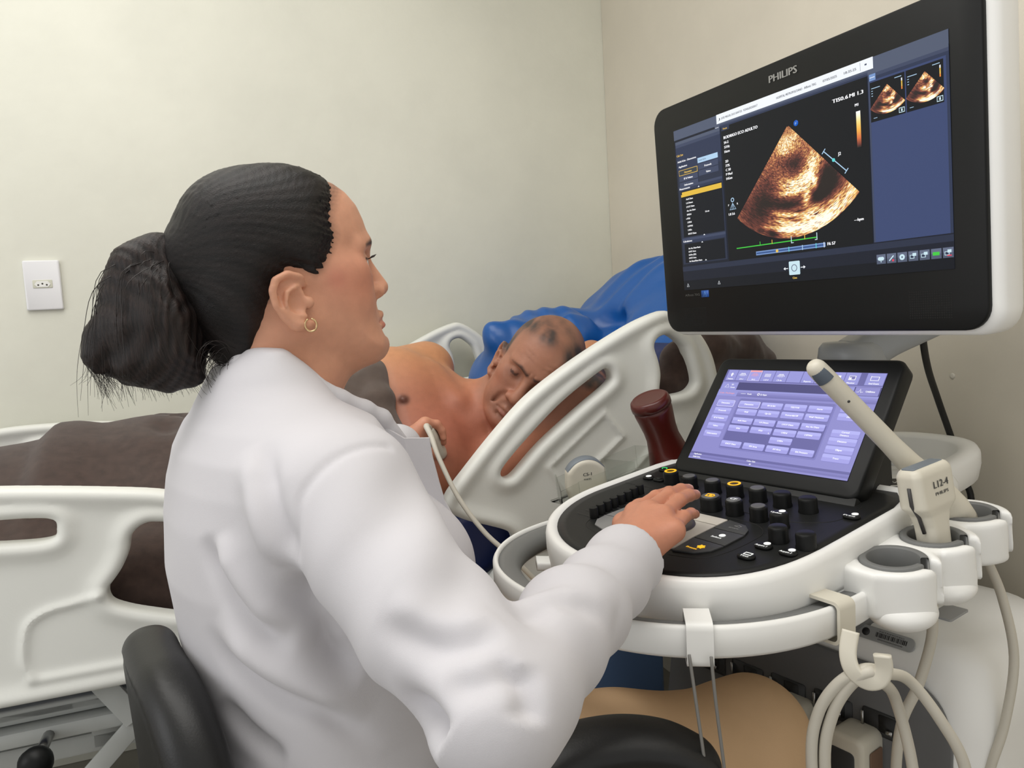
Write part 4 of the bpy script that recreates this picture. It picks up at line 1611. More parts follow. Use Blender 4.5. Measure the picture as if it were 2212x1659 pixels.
# ---- left bracket, clear tray
mb = MB()
loft(mb, [np.array([cw(a, b, h) for a, b in ((-.205, -.045), (-.240, -.060), (-.262, -.075), (-.262, -.02), (-.235, .02), (-.205, .06))]) for h in (-.045, -.028)], smooth=False)
mb.build('left_bracket', CREAM, mach)
mb = MB()


def sheet(mb, pts, h0, h1, th=.0022):
    P = np.array(pts, float)
    n = len(P)
    nr_ = []
    for i in range(n):
        t = unit(P[min(i + 1, n - 1)] - P[max(i - 1, 0)])
        nr_.append((-t[1], t[0]))
    Q = P + np.array(nr_) * th
    loops = []
    for i in range(n):
        loops.append(np.array([cw(*P[i], h0), cw(*Q[i], h0), cw(*Q[i], h1[i]), cw(*P[i], h1[i])]))
    return loft(mb, loops, smooth=False)


sheet(mb, spline([(-.225, -.09), (-.226, -.02), (-.228, .06), (-.23, .115)], 4), -.030, np.linspace(.014, .020, 13))
sheet(mb, spline([(-.300, -.075), (-.305, .0), (-.308, .06), (-.31, .12)], 4), -.030, np.linspace(.006, .012, 13))
sheet(mb, [(-.225, -.09), (-.262, -.098), (-.300, -.075)], -.030, [.014, -.005, .012])
sheet(mb, [(-.228, .035), (-.306, .04)], -.030, [.014, .008])
sheet(mb, [(-.23, .115), (-.31, .12)], -.030, [.02, .012])
boxf(mb, CF, (-.305, -.09, -.032), (-.225, .115, -.029), .001)
mb.build('clear_tray', CLEAR, mach, label='clear plastic side tray on the left of the console', sharp=30)

# ---- pedestal and cart
mb = MB()
sweep(mb, [CH.w((0, .16, .78)), CH.w((0, .20, .70)), CH.w((0, .27, .62))], rrect(.20, .16, .04, 4), CYH)
mb.build('pedestal', GREY, mach)


def cart_loop(ins, z, x0=-.265, x1=.262, y0=.125, y1=.46, r=.06):
    o2 = rrect(x1 - x0 - 2 * ins, y1 - y0 - 2 * ins, r, 7, (x0 + x1) / 2, (y0 + y1) / 2)
    return CH.w(np.concatenate([o2, np.full((len(o2), 1), z)], 1))


mb = MB()
loft(mb, [cart_loop(.01, .12), cart_loop(0, .14), cart_loop(0, .56), cart_loop(.004, .60), cart_loop(.016, .645), cart_loop(.04, .664), cart_loop(.075, .671), cart_loop(.15, .673)])
cart = mb.build('cart_body', WHITE, mach, label='white rounded lower cabinet of the machine')
mb = MB()
FF = Frame(CH.w((0, .125, 0)), CXV, (0, 0, 1), -CYH)
ol = np.array([(-.235, .20), (.215, .20), (.222, .50), (.222, .560), (.21, .598), (.185, .619), (.15, .625), (-.20, .625), (-.228, .617), (-.235, .59)])
slab(mb, FF, spline(ol, 4, True), -.004, .004, .002)
fpn = mb.build('connector_panel', DGREY, cart, label='dark grey front panel with rows of probe sockets')
for i, x in enumerate((-.185, -.112, -.039, .034, .107)):
    mb = MB()
    z1 = .535 + .003 * i
    slab(mb, FF, rrect(.058, .034, .003, 2, x + .03, z1), .0035, .0055, 0)
    sk = mb.build('probe_socket', mat('socket_grey', (46, 47, 48), .5), fpn)
    mb = MB()
    slab(mb, FF, rrect(.024, .024, .002, 2, x + .036, z1 + .002), .0054, .0062, 0)
    mb.build('socket_opening', BLACKD, sk)
    mb = MB()
    tube(mb, [FF.w((x + .003, z1 - .010, .009)), FF.w((x + .003, z1 + .012, .009))], .0022, 8)
    mb.build('latch_pin', STEEL, sk)
    mb = MB()
    tube(mb, [FF.w((x + .036, z1 - .006, .008)), FF.w((x + .044, z1 - .006, .008))], .0035, 8)
    mb.build('latch_bar', STEEL, sk)
mb = MB()
slab(mb, Frame(CH.w((.160, .258, .6720)), CXV, CYH, (0, 0, 1)), rrect(.030, .055, .003, 2), -.004, .0022, .0004)
mb.build('lock_label', mat('label_mid_grey', (160, 161, 162), .5), cart, label='grey rectangular label on the cabinet top')
mb = MB()
for y in (.20, .27):
    pass
sweep(mb, [CH.w((.140, .19, .6705)), CH.w((.136, .30, .6735)), CH.w((.130, .40, .6705))], rrect(.0016, .0008, .0003, 1), (0, 0, 1))
mb.build('cabinet_seam', GREY, cart)
mb = MB()
TFm = Frame(CH.w((.125, .1505, .6570)), CXV, unit(np.array([0, 0, 1.0]) * .75 + CYH * .5), np.cross(CXV, unit(np.array([0, 0, 1.0]) * .75 + CYH * .5)))
slab(mb, TFm, rrect(.082, .019, .008, 4), 0, .003, .001)
st_ = mb.build('asset_sticker', mat('sticker_silver', (150, 152, 152), .4), cart, label='small silver asset tag with barcode')
mb = MB()
rb = np.random.default_rng(3)
x = -.012
while x < .030:
    w_ = rb.uniform(.0005, .0018)
    quad(mb, TFm, x, -.003, x + w_, .0035, .0033)
    x += w_ + rb.uniform(.0005, .0012)
lathe(mb, Frame(TFm.w((-.026, 0, .0031)), TFm.R[0], TFm.R[1], TFm.R[2]), [(.0001, .0002), (.0055, .0002), (.0055, 0)], 12, caps=False)
text(mb, TFm, 'PATRIMONIO', .009, .0045, .0026, .0033, align='c', width=.034)
text(mb, TFm, '000000000', .009, -.0065, .0026, .0033, align='c', width=.034)
mb.build('barcode', mat('print_black', (30, 30, 32), .5), st_)
for a in (-.2, .2):
    for b in (.19, .56):
        mb = MB()
        lathe(mb, Frame(CH.w((a, b, .06)), CYH, (0, 0, 1), CXV), [(.02, -.02), (.052, -.02), (.06, -.01), (.06, .01), (.052, .02), (.02, .02)], 20)
        boxf(mb, CH, (a - .02, b - .03, .06), (a + .02, b + .03, .13), .006)
        mb.build('caster', GREY, mach)
# grey leads hanging on the left of the pedestal
for k in range(4):
    mb = MB()
    x0 = -.30 + .026 * k
    tube(mb, spline([CH.w((x0, .10, .74)), CH.w((x0 - .02 + .02 * k, .12, .66)), CH.w((x0 + .03, .12, .57)), CH.w((x0 + .09, .12, .55)), CH.w((x0 + .13, .14, .62))], 6), .0045, 8)
    mb.build('lead', mat('lead_grey', (128, 128, 122), .5), mach)

# ------------------------------------------------------------------ loose things on and around the machine
# maroon bottle standing upside down beside the console
b0, b1 = np.array([.280, 1.262, .826]), np.array([.224, 1.225, .985])
zb = unit(b1 - b0)
xb = unit(np.cross([0, 1, 0], zb))
BFm = Frame(b0, xb, np.cross(zb, xb), zb)
bt = thing('gel_bottle', 'maroon plastic waisted bottle standing between bed rail and touch screen', 'bottle', b0)
mb = MB()
lathe(mb, BFm, [(.0001, -.01), (.040, -.01), (.0425, 0), (.0425, .02), (.0395, .040), (.032, .070), (.0280, .092), (.0282, .108), (.0305, .126), (.0325, .142), (.0322, .150)], 36)
mb.build('bottle_body', BOTTLE, bt)
mb = MB()
lathe(mb, BFm, [(.0322, .150), (.0340, .1505), (.0343, .158), (.0326, .1645), (.0290, .1675), (.0265, .1668), (.023, .1665), (.0001, .1665)], 36, caps=False)
mb.build('bottle_base', BOTTLE, bt)

# convex probe in the clear tray
c5x = unit(CYV * .86 + CXV * .42 - CNV * .03)
c5z = unit(CNV - .22 * CYV)
c5z = unit(c5z - c5x * (c5z @ c5x))
c5 = Frame(cw(-.262, -.046, -.004), c5x, np.cross(c5z, c5x), c5z)
pr = thing('curved_ultrasound_probe', 'cream curved probe with grey lens lying in the clear side tray', 'ultrasound probe', c5.o)
S = SDF()


def c5_fn(P):
    q = (P - c5.o.astype(np.float32)) @ c5.R.T.astype(np.float32)
    d2 = np.maximum(np.hypot(q[:, 0], q[:, 2] - .008) - .034, np.abs(q[:, 0]) - .031 - .0 * q[:, 2])
    body = np.maximum(np.hypot(q[:, 0], (q[:, 2] + .01) * .55) - .030, q[:, 2] - .02)
    d2 = smin(d2, body, .012)
    half = .0135
    r = .007
    qx, qy = d2 + r, np.abs(q[:, 1]) - half + r
    return np.minimum(np.maximum(qx, qy), 0) + np.sqrt(np.maximum(qx, 0) ** 2 + np.maximum(qy, 0) ** 2) - r


S.add(c5_fn, c5.o - .08, c5.o + .08, 0)
V, F = S.mesh(.002)
mesh_obj('probe_body', V, F, CREAM, pr)
mb = MB()
aa = np.linspace(R_(28), R_(152), 24)
loft(mb, [c5.w(np.stack([r * np.cos(aa), np.full(24, y), .008 + r * np.sin(aa)], 1)) for r, y in ((.0335, .0095), (.0352, .0085), (.0352, -.0085), (.0335, -.0095))], closed=False, cap0=False, cap1=False)
mb.build('lens', GELG, pr, label='grey curved lens strip')
mb = MB()
TFc = Frame(c5.w((0, -.0137, .014)), c5.R[0], c5.R[2], -c5.R[1])
sg_ = 1
text(mb, TFc, 'C5-1', 0, .002, .0075, .0003, align='c', width=.014, bold=.0004)
text(mb, TFc, 'PHILIPS', 0, -.005, .0035, .0003, align='c', width=.012, bold=.0002)
TFc2 = Frame(c5.w((0, .0137, .014)), -c5.R[0], c5.R[2], c5.R[1])
mb.build('lettering', mat('print_dark', (60, 62, 64), .5), pr)

# linear probe in the middle holder
LF = Frame(cw(.236, .047, -.014), unit(CYV + .14 * CXV), unit(np.cross(unit(CNV - .10 * CXV), unit(CYV + .14 * CXV))), unit(CNV - .10 * CXV))
pr = thing('linear_ultrasound_probe', 'cream flat-headed probe with grey lens standing in the middle holder', 'ultrasound probe', LF.o)
S = SDF()


def l12_fn(P):
    q = (P - LF.o.astype(np.float32)) @ LF.R.T.astype(np.float32)
    z = q[:, 2]
    wx = np.interp(z, [-.03, .010, .024, .034, .072, .080], [.0165, .0185, .0230, .0325, .0335, .0305])
    wy = np.interp(z, [-.03, .010, .024, .034, .072, .080], [.0135, .0135, .0140, .0165, .0155, .0125])
    d2 = np.maximum(np.abs(q[:, 0]) - wx + .009, 0), np.maximum(np.abs(q[:, 1]) - wy + .009, 0)
    d = np.hypot(*d2) + np.minimum(np.maximum(np.abs(q[:, 0]) - wx + .009, np.abs(q[:, 1]) - wy + .009), 0) - .009
    e = np.abs(z - .025) - .055
    r = .004
    return .85 * (np.minimum(np.maximum(d + r, e + r), 0) + np.hypot(np.maximum(d + r, 0), np.maximum(e + r, 0)) - r)


S.add(l12_fn, LF.o - .10, LF.o + .10, 0)
V, F = S.mesh(.0018)
mesh_obj('probe_body', V, F, CREAM, pr)
mb = MB()
slab(mb, LF, rrect(.054, .0165, .003, 3), .0785, .0807, .0006)
mb.build('lens', GELG, pr, label='flat grey lens strip on top')
mb = MB()
tube(mb, [LF.w((-.0330, -.003, .060)), LF.w((-.0330, -.003, .040)), LF.w((-.0240, -.003, .024)), LF.w((-.0190, -.003, .004))], .0022, 8)
mb.build('side_groove', mat('groove_dark', (62, 60, 60), .5), pr)
mb = MB()
TFl = Frame(LF.w((0, -.0163, .054)), LF.R[0], LF.R[2], -LF.R[1])
text(mb, TFl, 'L12-4', .004, .001, .0115, .0003, align='c', width=.026, bold=.0006)
text(mb, TFl, 'PHILIPS', .004, -.0075, .0052, .0003, align='c', width=.023, bold=.0003)
mb.build('lettering', MATS['print_dark'], pr)
mb = MB()
tube(mb, spline([LF.w((0, 0, -.02)), LF.w((0, 0, -.06)), (.484, .85, .762), (.482, .85, .716), (.466, .85, .66), (.446, .85, .615), (.438, .85, .55), (.45, .87, .45)], 8), .0062, 10)
mb.build('cable', CABLE, pr)

# long endocavity probe in the rear holder
tip = np.array([.345, .85, 1.053])
base = cw(.230, .140, -.030)
ax = unit(base - tip)
L = np.linalg.norm(base - tip)
sd = unit(np.cross(ax, (0, 1, 0)))
EF = Frame(tip, ax, sd, np.cross(ax, sd))
pr = thing('endocavity_probe', 'long cream wand probe with grey tip leaning up from the rear holder', 'ultrasound probe', base)
mb = MB()
ts = [0, .01, .03, .08, .3, .5, .62, .72, .82, .92, 1.0]
rs = [.004, .0085, .0112, .0118, .0118, .0122, .0140, .0175, .0195, .0195, .016]
tube(mb, spline(np.array([tip + ax * L * t for t in ts]), 3), np.interp(np.linspace(0, 1, 31), np.linspace(0, 1, 11), rs), 28)
mb.build('probe_shaft', CREAM, pr)
mb = MB()
vw = unit(-tip + np.array([0, 0, 1.12]))
al = unit(vw - ax * (vw @ ax))
be = np.cross(ax, al)
loops = []
for t, r in ((.003, .0082), (.008, .0108), (.016, .0126), (.026, .0132)):
    a = np.radians(np.linspace(-35, 60, 10))
    loops.append(tip + ax * t + r * (np.outer(np.cos(a), al) + np.outer(np.sin(a), be)))
loft(mb, loops, closed=False, cap0=False, cap1=False)
mb.build('lens', mat('lens_slate', (86, 96, 108), .45), pr, label='slate grey lens patch at the tip')
for t in (.062, .155):
    mb = MB()
    c = tip + ax * t + al * .0114
    lathe(mb, Frame(c, ax, be, al), [(.0001, .0006), (.0017, .0006), (.0017, 0)], 10, caps=False)
    mb.build('marker_dot', MATS['print_dark'], pr)
mb = MB()
tube(mb, spline([base, base + ax * .05, (.566, .88, .803), (.586, .88, .75), (.601, .88, .672), (.590, .88, .589), (.572, .88, .53), (.55, .89, .42)], 8), np.concatenate([np.full(12, .009), np.full(45, .0055)]), 10)
mb.build('cable', CABLE, pr)

# connector box of the long probe and the coiled cables on the hook
cn = thing('probe_connector', 'cream connector box plugged into the dark front panel', 'connector', CH.w((.085, .085, .45)))
mb = MB()
slab(mb, Frame(CH.w((.110, .125, .44)), CXV, (0, 0, 1), -CYH), rrect(.052, .20, .012, 4), 0, .055, .006)
mb.build('connector_body', CREAM, cn)
mb = MB()
CNF = Frame(CH.w((.110, .0695, .44)), CXV, (0, 0, 1), -CYH)
slab(mb, CNF, rrect(.036, .17, .006, 3, -.004, -.006), -.001, .0012, .0004)
mb.build('label_plate', mat('plate_dark', (56, 58, 60), .5), cn)
mb = MB()
VT = Frame(CNF.w((.004, .03, 0)), (0, 0, 1), -CXV, -CYH)
text(mb, VT, 'C9-4v', 0, 0, .014, .0016, align='c', width=.042, bold=.0006)
mb.build('lettering', mat('print_light', (205, 205, 200), .5), cn)
mb = MB()
slab(mb, Frame(CH.w((.137, .10, .47)), CYH, (0, 0, 1), CXV), rrect(.030, .10, .003, 2), 0, .0015, .0004)
mb.build('side_contacts', mat('contact_brown', (122, 96, 78), .5), cn)
cn2 = thing('probe_connector', 'cream connector box half hidden behind the hanging cable loops', 'connector', CH.w((.03, .085, .45)))
mb = MB()
slab(mb, Frame(CH.w((.012, .125, .43)), CXV, (0, 0, 1), -CYH), rrect(.052, .22, .012, 4), 0, .050, .006)
mb.build('connector_body', CREAM, cn2)
mb = MB()
slab(mb, Frame(CH.w((.012, .075, .43)), CXV, (0, 0, 1), -CYH), rrect(.036, .19, .006, 3), -.001, .0012, .0004)
mb.build('label_plate', MATS['plate_dark'], cn2)

path_h = path
UPV = np.array([0, 0, 1.0])
HPC = np.array([CF.l(p) for p in path_h])


def band(parent, a, b, w=.026, m=CREAM, name='clip_band'):
    d = np.hypot(HPC[:, 0] - a, HPC[:, 1] - b)
    i = int(np.argmin(d))
    c = path_h[i]
    t = unit(path_h[min(i + 1, len(path_h) - 1)] - path_h[i - 1])
    mb = MB()
    s = np.cross(t, UPV)
    o2 = rrect(.046, .046, .008, 4)
    i2 = rrect(.039, .039, .005, 4)
    L_ = []
    for off, o3 in ((-w / 2, i2), (-w / 2, o2), (w / 2, o2), (w / 2, i2)):
        L_.append(c + t * off + np.outer(o3[:, 0], s) + np.outer(o3[:, 1], UPV))
    loft(mb, L_, cap0=False, cap1=False, smooth=True)
    return mb.build(name, m, parent, sharp=40), c, t, s


h1 = thing('cable_hook', 'white cable clip on the front handle with two thin metal wires hanging down', 'cable hook', cw(.176, -.275, -.07), 'cable clips on the handle')
_, c, t, s = band(h1, .176, -.285, m=WHITE)
for p in ([(.159, .70, .785), (.162, .69, .74), (.168, .68, .66), (.172, .68, .56)], [(.178, .69, .786), (.180, .685, .74), (.186, .68, .66), (.190, .68, .56)]):
    mb = MB()
    tube(mb, spline(p, 4), .0017, 8)
    mb.build('wire', mat('wire_grey', (120, 118, 114), .4), h1)
h2 = thing('cable_hook', 'cream cable hook on the front handle holding the looped probe cables', 'cable hook', cw(.226, -.12, -.07), 'cable clips on the handle')
_, c, t, s = band(h2, .226, -.135)
mb = MB()
hk = spline([(.318, .70, .800), (.312, .694, .780), (.314, .688, .765), (.324, .682, .757), (.334, .678, .760), (.338, .676, .772), (.336, .675, .786)], 6)
sweep(mb, hk, rrect(.016, .006, .0025, 3), (.6, .8, 0))
mb.build('hook', CREAM, h2)
h3 = thing('cable_hook', 'white clip with a small knob and black strap on the handle\'s left arm', 'cable hook', cw(-.225, -.15, -.07), 'cable clips on the handle')
_, c, t, s = band(h3, -.231, -.115, .030, WHITE)
mb = MB()
kp = np.array([.064, 1.090, .780])
lathe(mb, Frame(kp, CYV, CNV, -CYH), [(.0001, -.008), (.008, -.008), (.010, -.004), (.010, .004), (.008, .008), (.0001, .008)], 18)
mb.build('knob', WHITE, h3)
mb = MB()
tube(mb, spline([kp, kp + (.006, 0, -.03), kp + (.016, -.01, -.08), kp + (.03, -.01, -.14)], 5), np.linspace(.0045, .003, 16), 8)
mb.build('strap', BLACKD, h3)
h4 = thing('cable_hook', 'cream cable clip where the left arm of the front handle meets the console', 'cable hook', cw(-.225, -.08, -.07), 'cable clips on the handle')
band(h4, -.222, -.035, .026)

lc = thing('coiled_cable', 'cream probe cable looped several times over the hook on the front handle', 'cable', (.33, .69, .70))
for k, pts in enumerate(([(.292, .72, .55), (.283, .715, .66), (.288, .71, .71), (.303, .70, .745), (.325, .688, .766), (.352, .70, .755), (.386, .72, .735), (.418, .72, .69), (.442, .72, .639), (.455, .725, .55)],
                         [(.304, .72, .55), (.295, .712, .66), (.300, .705, .71), (.312, .695, .745), (.328, .683, .766), (.350, .70, .745), (.380, .735, .705), (.399, .74, .629), (.402, .74, .55)])):
    mb = MB()
    tube(mb, spline(pts, 8), .0058, 10)
    mb.build('cable_loop', CABLE, lc)

# sachet and paper on the cup tray
pk = thing('gel_sachet', 'small black and white printed sachet lying behind the touch screen', 'sachet', cw(.095, .20, -.018))
SF = Frame(cw(.108, .196, -.0198), unit(CYV * .4 + CXV * .6), unit(CYV * .6 - CXV * .4), CNV)
mb = MB()
slab(mb, SF, rrect(.075, .040, .003, 2), 0, .004, .0012)
mb.build('foil', mat('sachet_black', (34, 34, 36), .4, bump=.4, bscale=90), pk)
mb = MB()
text(mb, SF, 'VO', .004, -.004, .011, .0045, align='l', bold=.0006)
for x in (-.03, -.02, -.008):
    sweep(mb, [SF.w((x, -.012, .0044)), SF.w((x + .012, .012, .0044))], rrect(.002, .0004, .0001, 1), CNV)
quad(mb, SF, -.036, -.019, .02, -.013, .0044)
mb.build('print', mat('print_white', (225, 225, 220), .5), pk)
mb = MB()
quad(mb, SF, .020, -.018, .034, -.006, .0044)
mb.build('orange_mark', mat('print_orange', (190, 120, 70), .6), pk)

# ------------------------------------------------------------------ chair
FW = unit((.83, .56, 0))
LW = np.array([-FW[1], FW[0], 0])
UZ = np.array([0, 0, 1.0])
CHF = Frame((-.235, .785, 0), FW, LW, UZ)
chair = thing('office_chair', 'black padded swivel chair with curved armrests under the seated woman', 'chair', (-.235, .785, 0))
S = SDF()


def pad(c, half, r, bend=0.0, ax=0):
    c = np.asarray(c, np.float32)
    half = np.asarray(half, np.float32)

    def fn(P):
        q = (P - CHF.o.astype(np.float32)) @ CHF.R.T.astype(np.float32) - c
        q[:, 0] -= bend * q[:, 1] ** 2
        a = np.abs(q) - half + r
        return np.linalg.norm(np.maximum(a, 0), axis=1) + np.minimum(a.max(1), 0) - r
    w = CHF.w(c)
    m = np.linalg.norm(half) + .03
    return fn, w - m, w + m


S = SDF()


def back_fn(P):
    q = (P - CHF.o.astype(np.float32)) @ CHF.R.T.astype(np.float32)
    x = q[:, 0] + .142 - .5 * q[:, 1] ** 2 + .05 * (q[:, 2] - .6)
    a = np.abs(np.stack([q[:, 1], q[:, 2] - .60], 1)) - np.array([.155, .225], np.float32) + .12
    d2 = np.linalg.norm(np.maximum(a, 0), axis=1) + np.minimum(a.max(1), 0) - .12
    half = .027
    r = .024
    qx, qy = d2 + r, np.abs(x) - half + r
    d = np.minimum(np.maximum(qx, qy), 0) + np.hypot(np.maximum(qx, 0), np.maximum(qy, 0)) - r
    return d + .0022 * np.exp(-((d2 + .026) / .003) ** 2)


c_ = CHF.w((-.142, 0, .60))
S.add(back_fn, c_ - .30, c_ + .30, 0)
V, F = S.mesh(.0045)
mesh_obj('backrest', V, F, LEATHER, chair)
S = SDF()
S.add(*pad((.03, 0, .445), (.24, .235, .05), .045), .01)
V, F = S.mesh(.008)
mesh_obj('seat', V, F, LEATHER, chair)
for arm in ([(-.075, .640, .640), (-.02, .668, .668), (.035, .688, .689), (.09, .700, .694), (.135, .705, .688), (.163, .708, .673)],
            [(-.27, 1.02, .655), (-.20, 1.06, .675), (-.13, 1.095, .688), (-.075, 1.115, .690), (-.030, 1.125, .684)]):
    S = SDF()
    A_ = np.array(arm)
    dr = unit(A_[-1] - A_[0])
    sd_ = unit(np.cross(dr, UZ))
    Q_ = spline(A_, 5)

    def arm_fn(P, Q_=Q_, sd_=sd_):
        P = P.astype(float)
        P = P - .42 * np.outer((P - Q_[0]) @ sd_, sd_)
        d = np.full(len(P), 9.0)
        for a, b in zip(Q_[:-1], Q_[1:]):
            ab = b - a
            t = np.clip((P - a) @ ab / (ab @ ab), 0, 1)
            d = np.minimum(d, np.linalg.norm(P - a - t[:, None] * ab, axis=1))
        return (d - .0215).astype(np.float32)
    S.add(arm_fn, Q_.min(0) - .045, Q_.max(0) + .045, 0)
    V, F = S.mesh(.004)
    mesh_obj('armrest', V, F, LEATHER, chair)
    mb = MB()
    m_ = A_[1]
    tgt = np.array([-.235, .785, .40]) + (m_ - np.array([-.235, .785, .40])) * .45
    sweep(mb, spline([m_ - UZ * .015, m_ - UZ * .10 - sd_ * .0, (m_[0] * .8 + tgt[0] * .2, m_[1] * .8 + tgt[1] * .2, .48), (tgt[0], tgt[1], .405)], 5), rrect(.04, .02, .006, 3), dr)
    mb.build('armrest_support', BLACKD, chair)
mb = MB()
bar(mb, CHF.w((-.165, 0, .45)), CHF.w((-.10, 0, .40)), .06, .02, LW)
mb.build('back_bracket', BLACKD, chair)
mb = MB()
lathe(mb, CHF, [(.05, .39), (.03, .36), (.03, .12), (.05, .09)], 20)
mb.build('gas_column', BLACKD, chair)
for k in range(5):
    a = R_(72 * k + 20)
    mb = MB()
    bar(mb, CHF.w((0, 0, .11)), CHF.w((.28 * math.cos(a), .28 * math.sin(a), .075)), .045, .03, UZ)
    lg = mb.build('base_leg', BLACKD, chair)
    mb = MB()
    c_ = CHF.w((.28 * math.cos(a), .28 * math.sin(a), .03))
    lathe(mb, Frame(c_, (0, 0, 1), (math.cos(a), math.sin(a), 0), (-math.sin(a), math.cos(a), 0)), [(.01, -.02), (.028, -.02), (.03, -.01), (.03, .01), (.028, .02), (.01, .02)], 16)
    mb.build('caster', BLACKD, lg)

# ------------------------------------------------------------------ people


def frame_yp(o, f, u_hint=(0, 0, 1)):
    f = unit(f)
    l = unit(np.cross(u_hint, f))
    return Frame(o, f, l, np.cross(f, l))


def L3(c):
    return np.array(lin(c))


FACE = np.array([(.060, .083), (.0800, .076), (.0935, .0652), (.1045, .0487), (.1095, .031), (.1115, .0173), (.1115, .004), (.108, -.005), (.103, -.015), (.102, -.03), (.104, -.05), (.1075, -.064), (.1085, -.075),
                 (.107, -.09), (.1045, -.104), (.107, -.1133), (.1078, -.1215), (.102, -.1300), (.092, -.1335), (.070, -.131), (.04, -.113), (.0, -.08), (-.03, -.03), (-.03, .05), (.0, .085)])
_face2 = poly_sdf(FACE)


def ellq(q, c, r):
    p = (q - np.asarray(c, np.float32)) / np.asarray(r, np.float32)
    k0 = np.linalg.norm(p, axis=1)
    k1 = np.linalg.norm(p / np.asarray(r, np.float32), axis=1) + 1e-6
    return k0 * (k0 - 1) / k1


def capq(q, a, b, ra, rb):
    a, b = np.asarray(a, np.float32), np.asarray(b, np.float32)
    ab = b - a
    t = np.clip((q - a) @ ab / float(ab @ ab), 0, 1)
    return np.linalg.norm(q - a - t[:, None] * ab, axis=1) - (ra + (rb - ra) * t)


def chq(q, pts, rs):
    d = None
    for i in range(len(pts) - 1):
        e = capq(q, pts[i], pts[i + 1], rs[i], rs[i + 1])
        d = e if d is None else np.minimum(d, e)
    return d


EAR = [(.027, .071, -.030), (.024, .079, -.019), (.0105, .083, -.0135), (-.003, .086, -.019), (-.0085, .0875, -.032), (-.0075, .086, -.050), (.002, .082, -.067), (.012, .079, -.077)]


